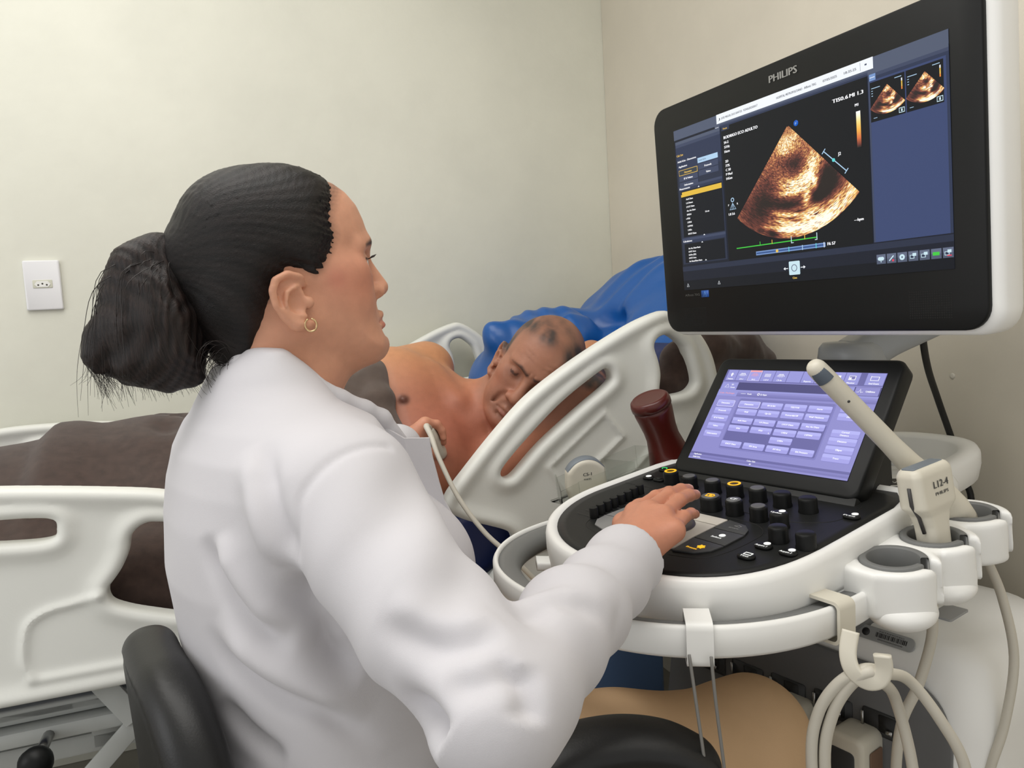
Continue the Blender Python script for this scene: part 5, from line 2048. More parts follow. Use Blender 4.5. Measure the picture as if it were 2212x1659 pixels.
def head_local(q0, man):
    EZ = 0.0 if man else .0055
    q = q0.copy()
    q[:, 1] = np.abs(q[:, 1])
    Rf, Ty = .055, (.060 if man else .0575)
    d2 = _face2(q[:, [0, 2]])
    d = (np.hypot(np.maximum(d2 + Rf, 0), q[:, 1] * Rf / Ty) - Rf) * .9
    d = smin(d, ellq(q, (-.004, 0, .012), (.094, .076 if man else .073, .082)), .03)
    d = smin(d, ellq(q, (.055, .034, -.045), (.042, .030, .040)), .02)                     # cheek
    d = smin(d, ellq(q, (.066, .043, -.028), (.026, .017, .013)), .02)                     # cheek bone
    d = smin(d, capq(q, (.010, .050, -.072), (.083, .017, -.114), .018 if man else .016, .018), .022)   # jaw
    d = smin(d, capq(q, (.090, 0, -.118), (.02, 0, -.128), .017, .024), .02)               # under chin
    if man:
        d = smin(d, ellq(q, (.062, .036, -.085), (.03, .024, .028)), .02)
    # brow
    d = smin(d, chq(q, [(.104, .006, .004 - EZ), (.102, .024, .008 - EZ), (.086, .045, .004 - EZ)], [.008, .008, .007]), .012)
    # eye socket
    s = ellq(q, (.108, .031, -.0135 - EZ), (.013, .019, .0115))
    d = -smin(-d, s, .012)
    # eyeball and lids
    e = np.linalg.norm(q - np.array((.0885, .0315, -.0150 - EZ), np.float32), axis=1)
    lid = e - .0135
    zz = q[:, 2] + .0150 + EZ
    slit = np.maximum(np.abs(zz + .0012) - (.0022 if man else .0048) * np.clip(1 - ((q[:, 1] - .0315) / .0135) ** 2, 0, 1), .084 - q[:, 0])
    lid = np.maximum(lid, -np.maximum(slit, e - .02))
    d = smin(d, lid, .004)
    d = np.minimum(d, e - .0121)
    # nose
    nw = 1.25 if man else 1.0
    d = smin(d, chq(q, [(.1035, 0, -.010), (.1115, 0, -.030), (.1180, 0, -.0500)], [.0065 * nw, .0078 * nw, .0112 * nw]), .010)
    d = smin(d, ellq(q, (.1085, .0125 * nw, -.0555), (.0115, .0078 * nw, .0088)), .007)
    d = -smin(-d, ellq(q, (.1130, .0072 * nw, -.0645), (.0055, .0038, .0045)), .003)
    # lips
    d = -smin(-d, capq(q, (.112, .0, -.0905), (.098, .025, -.0925), .0016, .0012), .004) if not man else -smin(-d, chq(q, [(.112, 0, -.0895), (.1045, .015, -.0912), (.0995, .0235, -.0940)], [.0018, .0016, .0007]), .005)
    d = smin(d, chq(q, [(.1112, .000, -.0840), (.1105, .0055, -.0830), (.0985, .0235, -.0910)], [.0052, .0054, .002]), .004)
    d = smin(d, chq(q, [(.1105, .000, -.0965), (.1080, .010, -.0960), (.0975, .023, -.0925)], [.0066, .0060, .002]), .004)
    d = -smin(-d, chq(q, [(.1205, .000, -.0898), (.1135, .010, -.0900), (.1005, .0235, -.0922)], [.0030, .0020, .0005]), .003)
    d = smin(d, ellq(q, (.098, 0, -.1185), (.0148, .017, .0125)), .012)                  # chin ball
    d = -smin(-d, capq(q, (.1165, 0, -.1060), (.106, .016, -.1045), .0034, .002), .008)
    # nasolabial fold
    g = chq(q, [(.1075, .021, -.056), (.1015, .030, -.072), (.0935, .034, -.092)], [.0022, .0028, .002]) if man else chq(q, [(.1095, .0195, -.060), (.1035, .027, -.074)], [.0012, .0012])
    d = -smin(-d, g, .009)
    if man:
        for zf in (.026, .036, .046):
            g = capq(q, (.1145 - (zf - .026) * .2, 0, zf), (.098 - (zf - .026) * .2, .04, zf + .004), .0010, .0006)
            d = -smin(-d, g, .0035)
        g = capq(q, (.1135, .004, -.004), (.1125, .005, .010), .0012, .0008)
        d = -smin(-d, g, .004)
        g = chq(q, [(.0965, .020, -.030), (.0935, .034, -.034), (.084, .046, -.030)], [.001, .0014, .001])
        d = -smin(-d, g, .005)
    # ear
    q = q.copy()
    if not man:
        q[:, 0] += .0145
        q[:, 2] = np.where(q[:, 2] > -.079, -.079 + (q[:, 2] + .079) * 1.17, q[:, 2])
    ear = chq(q, EAR, [.0036, .0042, .0044, .0046, .0046, .0044, .0046, .0058])
    ear = smin(ear, capq(q, (.012, .0785, -.0775), (.025, .0745, -.0795), .0062, .0062), .006)
    pl = ellq(q, (.009, .0775, -.046), (.0165, .0052, .030))
    ear = smin(ear, pl, .006)
    ear = smin(ear, chq(q, [(.0175, .0815, -.030), (.0065, .0855, -.036), (.0035, .0855, -.050), (.011, .082, -.064), (.021, .0795, -.068)], [.003, .0034, .0034, .0034, .003]), .004)
    ear = -smin(-ear, ellq(q, (.0150, .0850, -.050), (.0095, .0105, .0140)), .004)
    ear = -smin(-ear, chq(q, [(.018, .0835, -.0235), (.0045, .0875, -.0255), (-.0025, .0885, -.036), (-.0015, .0875, -.052)], [.0022, .0024, .0024, .002]), .003)
    ear = smin(ear, ellq(q, (.0285, .0755, -.052), (.006, .006, .008)), .004)
    ear = smin(ear, capq(q, (.012, .056, -.045), (.014, .063, -.047), .014, .013), .006)
    d = smin(d, ear, .007)
    return d


def add_head(S, HF, sc, man):
    o = HF.o.astype(np.float32)
    Rm = HF.R.astype(np.float32)

    def fn(P):
        return head_local(((P - o) @ Rm.T / sc).astype(np.float32), man) * sc
    S.add(fn, HF.o - .17 * sc, HF.o + .17 * sc, .02)


def add_hand(S, wr, kn, tips, th, nrm, r=.0085, k=.006, bow=.010):
    """palm from wrist to knuckles, four bent fingers, thumb off the side"""
    nrm = unit(nrm)
    wr = np.asarray(wr)
    for j, (a, b) in enumerate(zip(kn, tips)):
        a, b = np.asarray(a, float), np.asarray(b, float)
        S.cap(wr + (a - wr) * .12, a, .0150, .0108, .012)
        S.cap(wr + (a - wr) * .35 - nrm * .007, a - nrm * .004, .0125, .0095, .012)
    for j, (a, b) in enumerate(zip(kn, tips)):
        a, b = np.asarray(a, float), np.asarray(b, float)
        q = r * (1.0, 1.02, .98, .86)[j]
        m1 = a + (b - a) * .46 + nrm * bow
        m2 = a + (b - a) * .78 + nrm * bow * .7
        S.chain([a, m1, m2, b], [q * 1.12, q, q * .92, q * .80], .0035)
    S.chain([np.asarray(p, float) for p in th], [.0150, .0112, .0100, .0085], .008)


def torso_prim(S, fr, zs, cx, wx, wy, k=.02, p=2.3):
    zs, cx, wx, wy = [np.asarray(v, float) for v in (zs, cx, wx, wy)]
    o = np.argsort(zs)
    zs, cx, wx, wy = zs[o], cx[o], wx[o], wy[o]
    oo = fr.o.astype(np.float32)
    Rm = fr.R.astype(np.float32)

    def fn(P):
        q = (P - oo) @ Rm.T
        z = q[:, 2]
        a, b, c = np.interp(z, zs, wx), np.interp(z, zs, wy), np.interp(z, zs, cx)
        rr = (np.abs((q[:, 0] - c) / a) ** p + np.abs(q[:, 1] / b) ** p) ** (1 / p)
        d = (rr - 1) * np.minimum(a, b) * .85
        e = np.maximum(z - zs[-1], zs[0] - z)
        return np.where(e > 0, np.hypot(np.maximum(d, 0), e), np.maximum(d, e)).astype(np.float32)
    m = max(wx.max(), wy.max()) + .05
    c0, c1 = fr.w((0, 0, zs[0])), fr.w((0, 0, zs[-1]))
    S.add(fn, np.minimum(c0, c1) - m, np.maximum(c0, c1) + m, k)


# ---------------- the examiner
WN = np.array([-.25, .79, 1.03])
WF = Frame(WN, FW, LW, UZ)
HS = .93
yw, pt = R_(27), R_(7)
HFW = frame_yp((-.2475, .80, 1.199), (math.cos(yw) * math.cos(pt), math.sin(yw) * math.cos(pt), math.sin(pt)))
hw = lambda x, y, z: HFW.w(np.array((x, y, z)) * HS)

wom = thing('person', 'seated woman in white coat with dark ponytail, one hand on the controls', 'person', (-.25, .79, 0))
ZT = [.07, .04, .02, 0, -.026, -.055, -.09, -.15, -.22, -.30, -.36, -.45, -.56]
XB = [-.03, -.045, -.071, -.09, -.105, -.114, -.12, -.124, -.118, -.104, -.100, -.128, -.150]
WX = [.012, .036, .055, .085, .100, .112, .120, .130, .130, .118, .112, .150, .178]
WY = [.060, .080, .112, .148, .172, .184, .190, .192, .188, .184, .192, .236, .255]
CXT = [b + w for b, w in zip(XB, WX)]
RSH, REL, RWR = WF.w((0, -.168, -.062)), np.array([-.022, .500, .848]), np.array([.119, .768, .867])
LSH, LEL, LWR = WF.w((0, .168, -.062)), np.array([-.27, 1.14, .865]), np.array([-.205, 1.335, .905])
S = SDF()
add_head(S, HFW, HS, False)
S.cap(hw(-.018, 0, -.07), WF.w((.0, 0, -.02)), .050, .056, .03)
S.cap(hw(.03, 0, -.12), WF.w((.02, 0, .02)), .030, .040, .03)
torso_prim(S, WF, ZT[3:], CXT[3:], [w - .030 for w in WX[3:]], [w - .034 for w in WY[3:]], .03)
for a, b, c in ((RSH, REL, RWR), (LSH, LEL, LWR)):
    S.chain([a, b, b + (c - b) * .55, c], [.036, .026, .026, .024], .012)
add_hand(S, (.117, .770, .868), [(.134, .839, .893), (.148, .823, .898), (.160, .805, .896), (.166, .782, .887)],
         [(.199, .905, .897), (.211, .899, .901), (.215, .882, .898), (.205, .846, .884)], [(.112, .790, .870), (.121, .848, .877), (.147, .886, .884), (.172, .910, .888)], CNV + .25 * CYV, .0081, bow=.006)
add_hand(S, (-.190, 1.345, .914), [(-.163, 1.352, .941), (-.160, 1.366, .934), (-.162, 1.376, .922), (-.168, 1.38, .910)],
         [(-.132, 1.360, .910), (-.134, 1.372, .900), (-.142, 1.380, .888), (-.152, 1.384, .880)], [(-.188, 1.342, .910), (-.176, 1.338, .898), (-.160, 1.338, .888), (-.148, 1.345, .882)], (.5, .2, .8), .0078, bow=.012)
for sg in (-1, 1):
    S.cap(WF.w((.0, .09 * sg, -.50)), WF.w((.14, .10 * sg, -.49)), .065, .055, .03)
V, F = S.mesh(.0022)
q = HFW.l(V) / HS
ay = np.abs(q[:, 1])
col = np.tile(L3((212, 156, 127)), (len(V), 1))


def blend(col, w, c):
    w = np.clip(w, 0, 1)[:, None]
    return col * (1 - w) + L3(c) * w


def gs(q, c, r):
    return np.exp(-(((q - np.asarray(c)) / np.asarray(r)) ** 2).sum(1))


qa = np.stack([q[:, 0], ay, q[:, 2]], 1)
inh = (np.abs(q) < .2).all(1)
col = blend(col, .85 * np.clip((.97 - V[:, 2]) / .03, 0, 1), (192, 130, 104))
col = blend(col, .65 * gs(qa, (.07, .045, -.040), (.03, .03, .03)), (204, 122, 98))
col = blend(col, .35 * gs(qa, (.09, .035, -.03), (.015, .02, .012)), (150, 92, 76))
col = blend(col, .8 * gs(qa, (.05, .052, -.035), (.012, .02, .012)), (196, 112, 96))
lipd = np.minimum(chq(q.astype(np.float32) * (1, 1, 1) if False else qa.astype(np.float32), [(.113, 0, -.0845), (.1105, .0055, -.0850), (.0985, .0235, -.0915)], [.0042, .004, .001]),
                  chq(qa.astype(np.float32), [(.113, 0, -.0965), (.109, .010, -.0960), (.0985, .023, -.0925)], [.0056, .005, .001]))
col = blend(col, np.where(inh, np.clip(.5 - lipd / .0025, 0, 1) * .85, 0), (186, 92, 88))
eb = np.linalg.norm(qa - (.0885, .0315, -.0205), axis=1)
isE = inh & (eb < .01265) & (q[:, 0] > .09) & (np.abs(q[:, 2] + .0217) < .006)
col = np.where(isE[:, None], L3((226, 218, 212)), col)
iris = isE & (np.hypot(qa[:, 1] - .0315, q[:, 2] + .0207) < .0058)
col = np.where(iris[:, None], L3((42, 26, 20)), col)
lash = inh & ~isE & (np.abs(np.linalg.norm(qa - (.0885, .0315, -.0205), axis=1) - .0135) < .0016) & (np.abs(q[:, 2] + .0167) < .0016) & (q[:, 0] > .088)
col = blend(col, lash * .9, (40, 26, 22))
brd = chq(qa.astype(np.float32), [(.112, .012, .000), (.110, .026, .0035), (.098, .043, -.001)], [.0042, .0040, .0016])
col = blend(col, np.where(inh, np.clip(.6 - brd / .003, 0, 1) * .92, 0), (38, 26, 22))
# baby hair feathering at the hairline
HCLIP = poly_sdf([(.101, .074), (.086, .056), (.076, .036), (.078, .015), (.066, -.004), (.054, -.022), (.040, -.028), (.026, -.014), (.014, -.010), (.002, -.022), (-.010, -.048), (-.016, -.075), (-.022, -.118), (-.12, -.14), (-.16, .0), (-.12, .13), (.02, .14), (.098, .092)])
KN = np.array([-.101, 0, .004])


def hclip(q):
    k = np.clip(np.abs(q[:, 1]) / .075, 0, 1.1)
    return HCLIP(np.stack([q[:, 0] + .016 * k ** 2, q[:, 2] + .006 * k ** 2], 1).astype(np.float32))


def strands3(q):
    d = q - KN
    r = np.linalg.norm(d, axis=1)
    return d / (r[:, None] + 1e-6), r


def streak(d):
    return .5 * np.sin(150 * d[:, 2] + 60 * d[:, 1] + 2 * np.sin(23 * d[:, 2])) + .5 * np.sin(317 * d[:, 2] - 140 * d[:, 1] + 3)


hsel = np.flatnonzero(inh & (q[:, 2] > -.05))
clq = np.full(len(V), 1.0)
clq[hsel] = hclip(q[hsel])
dq_, rq_ = strands3(q)
stq = .5 + .6 * streak(dq_)
tw = np.clip((.001 - clq) / .012, 0, 1) * np.clip(.55 + .25 * (stq - .5), 0, 1)
col = blend(col, np.where(inh, tw * .96, 0), (36, 26, 23))
nails = np.zeros(len(V))
for tpt in ((.199, .905, .897), (.211, .899, .901), (.215, .882, .898), (.208, .851, .885)):
    nails = np.maximum(nails, np.exp(-(np.linalg.norm(V - (np.array(tpt) + (.001, 0, .005)), axis=1) / .0058) ** 4))
col = blend(col, nails * .8, (224, 180, 168))
mesh_obj('body', V, F, SKIN, wom, cols=col)
BV, BQ = V, q

# hair
HAIRA = hair_mat()
S = SDF()


def hair_fn(P):
    q = ((P - HFW.o.astype(np.float32)) @ HFW.R.T.astype(np.float32) / HS).astype(np.float32)
    p = 2.45
    a = np.abs((q - np.array([-.003, 0, .014], np.float32)) / np.array([.0985, .0845, .0905], np.float32))
    d = ((a ** p).sum(1) ** (1 / p) - 1) * .085
    d = smin(d, ellq(q, (-.052, 0, -.050), (.045, .062, .058)), .03)
    d = smin(d, ellq(q, (-.058, 0, -.095), (.026, .045, .030)), .02)
    d = smin(d, ellq(q, (-.088, 0, .006), (.028, .034, .034)), .03)
    dr_, rr = strands3(q)
    st_ = np.sin(75 * dr_[:, 2] + 40 * dr_[:, 1] + 4 * np.sin(9 * dr_[:, 1])) * .5 + np.sin(190 * dr_[:, 2] - 130 * dr_[:, 1] + 3) * .5
    cl = hclip(q)
    t = np.clip((cl + .030) / .030, 0, 1.3)
    d = d - .0006 * st_ * np.clip(rr / .05, 0, 1) + .0115 * t ** 1.6 - .0048 * streak(dr_) * t * np.clip((q[:, 0] - .0) / .03, .3, 1)
    e = -smin(-d, -(cl - .006), .004)
    return (e * HS).astype(np.float32)


S.add(hair_fn, HFW.o - .16, HFW.o + .16, 0)
V, F = S.mesh(.0021)
q = HFW.l(V) / HS


def hair_cols(q):
    d, r = strands3(q)
    v = np.clip(.5 + .3 * np.sin(30 * d[:, 2] + 22 * d[:, 1] + 2 * np.sin(7 * d[:, 1])) + .2 * np.sin(90 * d[:, 2] - 60 * d[:, 1]), 0, 1)
    return L3((12, 10, 10)) * (1 - v[:, None]) + L3((30, 25, 24)) * v[:, None]


hair = mesh_obj('hair', V, F, HAIRA, wom, cols=hair_cols(q))
d_, r_ = strands3(q)
strand_attr(hair, d_ * 95 + r_[:, None] * 10)
S = SDF()
for pts, rs in (([(-.098, 0, .010), (-.118, 0, .019), (-.138, .004, .008), (-.146, .006, -.018), (-.150, .0, -.05), (-.152, -.004, -.085), (-.135, -.006, -.112)], [.017, .022, .027, .033, .036, .031, .016]),
                ([(-.112, -.012, .004), (-.126, -.016, -.02), (-.128, -.018, -.05), (-.128, -.016, -.085), (-.112, -.012, -.112)], [.016, .024, .030, .030, .014]),
                ([(-.150, .004, -.03), (-.168, .006, -.046), (-.186, .008, -.060), (-.196, .006, -.076), (-.198, .004, -.088)], [.02, .020, .018, .012, .005]),
                ([(-.155, .012, -.06), (-.178, .014, -.085), (-.172, .010, -.105)], [.02, .014, .006]),
                ([(-.10, -.004, -.002), (-.10, -.008, -.04), (-.098, -.006, -.075), (-.10, -.004, -.10)], [.015, .016, .012, .004])):
    S.chain([hw(*p) for p in pts], [r * HS for r in rs], .012)
V, F = S.mesh(.0024)
q = HFW.l(V) / HS
w_ = np.sin(q[:, 0] * 420 + q[:, 1] * 330 + 5 * np.sin(q[:, 2] * 40)) * .5 + np.sin(q[:, 0] * 900 - q[:, 1] * 700 + 4 * np.sin(q[:, 2] * 55)) * .5
n_ = q - np.array([-.14, 0, -.04])
n_[:, 2] = 0
n_ /= np.linalg.norm(n_, axis=1)[:, None] + 1e-6
V = V + (n_ @ HFW.R) * (.0012 * w_)[:, None]
cc = L3((14, 10, 10)) * (1 - (.5 + .5 * w_)[:, None]) + L3((42, 32, 29)) * (.5 + .5 * w_)[:, None]
pt_ = mesh_obj('ponytail', V, F, HAIRA, wom, cols=cc)
wb = .006 * np.sin(38 * q[:, 2] + 3 * np.sin(60 * q[:, 0]))
strand_attr(pt_, np.stack([(q[:, 0] + wb) * 700, (q[:, 1] + .6 * wb) * 700, q[:, 2] * 22], 1))
mb = MB()
rs_ = np.random.default_rng(17)


def strand(pts, r0):
    P = np.array([hw(*p) for p in spline(pts, 5)])
    tube(mb, P, np.linspace(r0, r0 * .25, len(P)), 4)


for k in range(320):
    dx, dy = rs_.normal(0, .020), rs_.normal(0, .018)
    z1 = rs_.uniform(-.135, -.095)
    strand([(-.108 + dx * .2, dy * .5, .012), (-.138 + dx * .8, dy, .0 + rs_.normal(0, .006)), (-.147 + dx * 1.1, dy * 1.2, -.05), (-.146 + dx * 1.4, dy * 1.2, -.09), (-.140 + dx * 1.7 + rs_.normal(0, .006), dy, z1)], .00042)
for k in range(60):
    a_ = rs_.uniform(-.5, 1)
    strand([(-.160, rs_.normal(0, .008), -.04), (-.182, .004, -.055 + .008 * a_), (-.200 + rs_.normal(0, .004), .004, -.078 + .006 * a_), (-.196 + .012 * a_ + rs_.normal(0, .006), .0, -.115 + rs_.normal(0, .008))], .0004)
for k in range(40):
    c_ = np.array([-.083 + rs_.normal(0, .006), -.02 + rs_.normal(0, .012), -.112 + rs_.normal(0, .006)])
    R0 = rs_.uniform(.010, .024)
    a0 = rs_.uniform(-.5, 1.2)
    strand([(c_[0] + R0 * math.cos(a0 + t) * .8, c_[1] - .006 * t, c_[2] + R0 * math.sin(a0 + t) * 1.1) for t in np.linspace(0, rs_.uniform(2.2, 4.4), 6)], .00042)
mb.build('loose_strands', HAIRT, wom, kind='stuff')
mb = MB()
for p, r in (((-.101, -.024, -.006), .0060), ((-.104, -.026, -.001), .0045), ((-.099, -.028, -.010), .0045), ((-.097, -.025, -.003), .0040)):
    lathe(mb, Frame(hw(*p), HFW.R[0], HFW.R[1], HFW.R[2]), [(.0001, -r), (r * .7, -r * .7), (r, 0), (r * .7, r * .7), (.0001, r)], 12, caps=False)
mb.build('hair_tie_ornament', mat('white_ornament', (226, 224, 220), .4), wom, label='small white ornament on the hair tie')
mb = MB()
t = np.linspace(0, 2 * np.pi, 24, endpoint=False)
kn_pts = np.array([hw(-.098 + .0 * math.cos(a), .020 * math.cos(a), .008 + .020 * math.sin(a)) for a in t])
tube(mb, np.concatenate([kn_pts, kn_pts[:1]]), .0036, 8, caps=False)
mb.build('hair_tie', BLACKD, wom)
mb = MB()
er = np.array([hw(.0095 + .0062 * math.sin(a), -.0835, -.0800 + .0068 * math.cos(a)) for a in np.linspace(.25, 6.0, 26)])
tube(mb, er, .0011, 8)
mb.build('earring', GOLD, wom, label='small gold hoop earring')
mb = MB()
for sg in (-1,):
    for k in range(7):
        y_ = sg * (.024 + .0028 * k)
        tube(mb, [hw(.1012 - .010 * (abs(y_) - .0315) ** 2 / .0002 * .05, y_, -.0165), hw(.1055, y_ * 1.03, -.0155), hw(.1085, y_ * 1.05, -.0130)], [.0005, .0004, .0002], 4)
mb.build('eyelashes', HAIRT, wom, kind='stuff')

# white coat
S = SDF()
torso_prim(S, WF, ZT, CXT, WX, WY, .03)
S.cap(WF.w((-.01, -.075, -.035)), RSH, .056, .060, .04)
S.cap(WF.w((-.01, .075, -.035)), LSH, .056, .060, .04)
CUFR = RWR
S.chain([RSH, RSH + (REL - RSH) * .5 + (0.0, 0, -.006), REL, REL + (RWR - REL) * .45 + (0, 0, .004), CUFR], [.066, .052, .048, .040, .0385], .02)
S.chain([LSH, LEL, LWR - (LWR - LEL) * .10], [.070, .058, .044], .03)
S.ell(WF.w((.105, -.075, -.17)), (.07, .075, .07), WF, .05)
S.ell(WF.w((.105, .075, -.17)), (.07, .075, .07), WF, .05)
S.cap(WF.w((-.020, -.028, .020)), WF.w((-.020, .028, .020)), .052, .052, .03)
# skirt of the coat over the lap
S.cap(WF.w((.02, -.12, -.50)), WF.w((.17, -.14, -.475)), .118, .088, .05)
S.cap(WF.w((.02, .12, -.50)), WF.w((.17, .14, -.475)), .118, .088, .05)
FOLD = [
    ([(-0.11, 0.633, 1.017), (-0.128, 0.615, 1.021), (-0.147, 0.601, 1.015), (-0.164, 0.59, 1.002), (-0.174, 0.585, 0.987), (-0.177, 0.58, 0.965), (-0.181, 0.584, 0.937)], 0.004, True),
    ([(-0.181, 0.584, 0.937), (-0.186, 0.605, 0.908), (-0.183, 0.615, 0.886), (-0.175, 0.618, 0.862), (-0.171, 0.622, 0.843), (-0.158, 0.629, 0.826), (-0.145, 0.636, 0.814)], 0.012, True),
    ([(-0.145, 0.636, 0.814), (-0.137, 0.64, 0.8), (-0.092, 0.511, 0.848), (-0.071, 0.477, 0.853), (-0.059, 0.463, 0.844)], 0.014, True),
    ([(-0.278, 0.645, 0.947), (-0.273, 0.639, 0.928), (-0.258, 0.629, 0.901), (-0.242, 0.622, 0.88), (-0.22, 0.618, 0.859), (-0.199, 0.618, 0.845)], 0.008, True),
    ([(-0.263, 0.635, 0.949), (-0.253, 0.627, 0.926), (-0.239, 0.621, 0.905), (-0.222, 0.616, 0.883), (-0.201, 0.616, 0.864)], 0.01, False),
    ([(-0.284, 0.647, 0.864), (-0.271, 0.641, 0.835), (-0.245, 0.63, 0.816), (-0.217, 0.624, 0.801), (-0.187, 0.623, 0.788), (-0.159, 0.631, 0.763), (-0.135, 0.643, 0.735)], 0.009, True),
    ([(-0.272, 0.638, 0.877), (-0.25, 0.628, 0.854), (-0.225, 0.622, 0.835), (-0.197, 0.62, 0.818), (-0.169, 0.626, 0.797), (-0.143, 0.638, 0.773)], 0.012, False),
    ([(-0.218, 0.639, 1.026), (-0.207, 0.608, 1.002), (-0.2, 0.593, 0.977), (-0.19, 0.587, 0.953), (-0.184, 0.588, 0.933)], 0.007, True),
    ([(-0.233, 0.644, 1.024), (-0.226, 0.623, 1.0), (-0.217, 0.605, 0.973), (-0.206, 0.598, 0.946), (-0.197, 0.602, 0.923)], 0.008, False),
    ([(-0.284, 0.658, 0.787), (-0.262, 0.646, 0.765), (-0.239, 0.635, 0.75), (-0.215, 0.628, 0.739)], 0.008, True),
    ([(-0.006, 0.523, 0.904), (0.008, 0.549, 0.899), (0.022, 0.562, 0.898), (0.045, 0.569, 0.89), (0.069, 0.586, 0.874)], 0.006, True),
    ([(-0.0, 0.544, 0.901), (0.023, 0.574, 0.899), (0.052, 0.584, 0.891), (0.079, 0.598, 0.871)], 0.007, False),
    ([(-0.004, 0.478, 0.893), (-0.001, 0.466, 0.883), (-0.0, 0.458, 0.871), (-0.002, 0.453, 0.861)], 0.007, True),
    ([(-0.106, 0.521, 0.911), (-0.086, 0.506, 0.905), (-0.06, 0.493, 0.9), (-0.033, 0.491, 0.902), (-0.015, 0.505, 0.905)], 0.007, True),
    ([(-0.059, 0.476, 0.881), (-0.038, 0.465, 0.884), (-0.017, 0.468, 0.89), (-0.007, 0.479, 0.895)], 0.006, True),
    ([(-0.098, 0.522, 0.922), (-0.074, 0.506, 0.912), (-0.045, 0.5, 0.907), (-0.021, 0.519, 0.909)], 0.006, False),
    ([(0.042, 0.547, 0.882), (0.061, 0.563, 0.862)], 0.006, True),
]


# neck opening and cuff opening
S.cap(WF.w((.012, 0, .10)), WF.w((.010, 0, .0)), .052, .050, .006, True)
S.cap(WF.w((.06, .0, .07)), WF.w((.135, .0, -.07)), .046, .036, .012, True)
FA = unit(RWR - REL)
CEND = RWR - FA * .018


def cut_fn(P):
    w = P - CEND.astype(np.float32)
    return np.maximum(-(w @ FA.astype(np.float32)), np.linalg.norm(w, axis=1) - .07)


S.add(cut_fn, CEND - .08, CEND + .08, .003, True)
S.cap(CEND + FA * .02, CEND - FA * .045, .0335, .031, .004, True)
ua, fa = unit(REL - RSH), unit(RWR - REL)


def wrinkle(V):
    """soft cloth folds: around the arm at the elbow, down the back and the sleeve"""
    n = np.zeros(len(V))
    for a, b, f, amp in ((RSH, REL, 70, .0030), (REL, RWR, 95, .0026)):
        ab = b - a
        t = (V - a) @ ab / (ab @ ab)
        w = V - a - t[:, None] * ab
        d = np.linalg.norm(w, axis=1)
        m = np.exp(-np.maximum(d - .085, 0) ** 2 / .0004) * np.clip(1.3 - np.abs(t - .5) * 2, 0, 1)
        n += m * amp * np.sin(f * (t * np.linalg.norm(ab)) + 25 * w[:, 2] + 18 * w[:, 0] + 3 * np.sin(30 * w[:, 1]))
    q = WF.l(V)
    n += .0045 * fbm(q[:, 0] * 7 + q[:, 1] * 17, q[:, 2] * 9 + q[:, 1] * 6, 5, 3) * np.clip(.02 - q[:, 2], 0, .1) * 8
    n += .0013 * fbm(q[:, 0] * 30 + q[:, 1] * 26, q[:, 2] * 30, 8, 2)
    return n


V, F = S.mesh(.0036)


def vnormals(V, F):
    a, b, c, d = V[F[:, 0]], V[F[:, 1]], V[F[:, 2]], V[F[:, 3]]
    fn = np.cross(c - a, d - b)
    n = np.zeros_like(V)
    for k in range(4):
        for ch in range(3):
            n[:, ch] += np.bincount(F[:, k], fn[:, ch], len(V))
    return n / (np.linalg.norm(n, axis=1)[:, None] + 1e-12)




def fold_disp(V):
    n = np.zeros(len(V))
    for pts, r, sub in FOLD:
        P = np.array(pts)
        cut = np.flatnonzero(np.linalg.norm(np.diff(P, axis=0), axis=1) > .06) + 1
        for Q in np.split(P, cut):
            if len(Q) < 3:
                continue
            Q = spline(Q, 5)
            lo, hi = Q.min(0) - .06, Q.max(0) + .06
            idx = np.flatnonzero(((V > lo) & (V < hi)).all(1))
            d = np.full(len(idx), 9.0)
            t = np.zeros(len(idx))
            X = V[idx]
            for k in range(len(Q) - 1):
                ab = Q[k + 1] - Q[k]
                u = np.clip((X - Q[k]) @ ab / (ab @ ab), 0, 1)
                e = np.linalg.norm(X - Q[k] - u[:, None] * ab, axis=1)
                m = e < d
                d[m] = e[m]
                t[m] = (k + u[m]) / (len(Q) - 1)
            tap = np.clip(np.minimum(t, 1 - t) * 3.5, 0, 1)
            tap = tap * tap * (3 - 2 * tap)
            if r > .011 and sub:
                n[idx] -= .020 * tap * np.exp(-(d / .015) ** 2)
            elif r < .005:
                n[idx] -= .0022 * np.exp(-(d / .0045) ** 2)
            elif sub:
                n[idx] -= 1.25 * r * tap * np.exp(-(d / .0115) ** 2)
            else:
                n[idx] += .95 * r * tap * np.exp(-(d / .016) ** 2)
    return n


V = V + vnormals(V, F) * (wrinkle(V) + fold_disp(V))[:, None]
coat = mesh_obj('coat', V, F, COATW, wom, label='white cotton coat')
# cuff hem, collar and lapel
S = SDF()
cr = [WF.w(p) for p in ((-.046, 0, .060), (-.042, -.026, .061), (-.021, -.050, .057), (.016, -.060, .037), (.045, -.060, .018), (.072, -.058, .004), (.092, -.055, -.008), (.119, -.050, -.044))]
cl_ = [WF.w(p) for p in ((-.046, 0, .060), (-.042, .026, .061), (-.021, .050, .057), (.016, .060, .037), (.045, .060, .018), (.072, .058, .004), (.092, .055, -.008), (.119, .050, -.044))]
for c_ in (cr, cl_):
    S.chain(c_, [.009, .010, .010, .010, .010, .010, .010, .009], .006)
V, F = S.mesh(.003)
mesh_obj('collar', V, F, COATW, coat)
LPF = Frame((-.10, .80, .97), (1, 0, 0), (0, 0, 1), (0, -1, 0))
lp = np.array([(-.150, 1.020), (-.119, 1.000), (-.0925, .9985), (-.0905, .978), (-.085, .949), (-.0805, .929), (-.070, .905), (-.085, .90), (-.11, .93), (-.145, .985)])
lp = lp - (-.10, .97)
mb = MB()
n = len(lp)
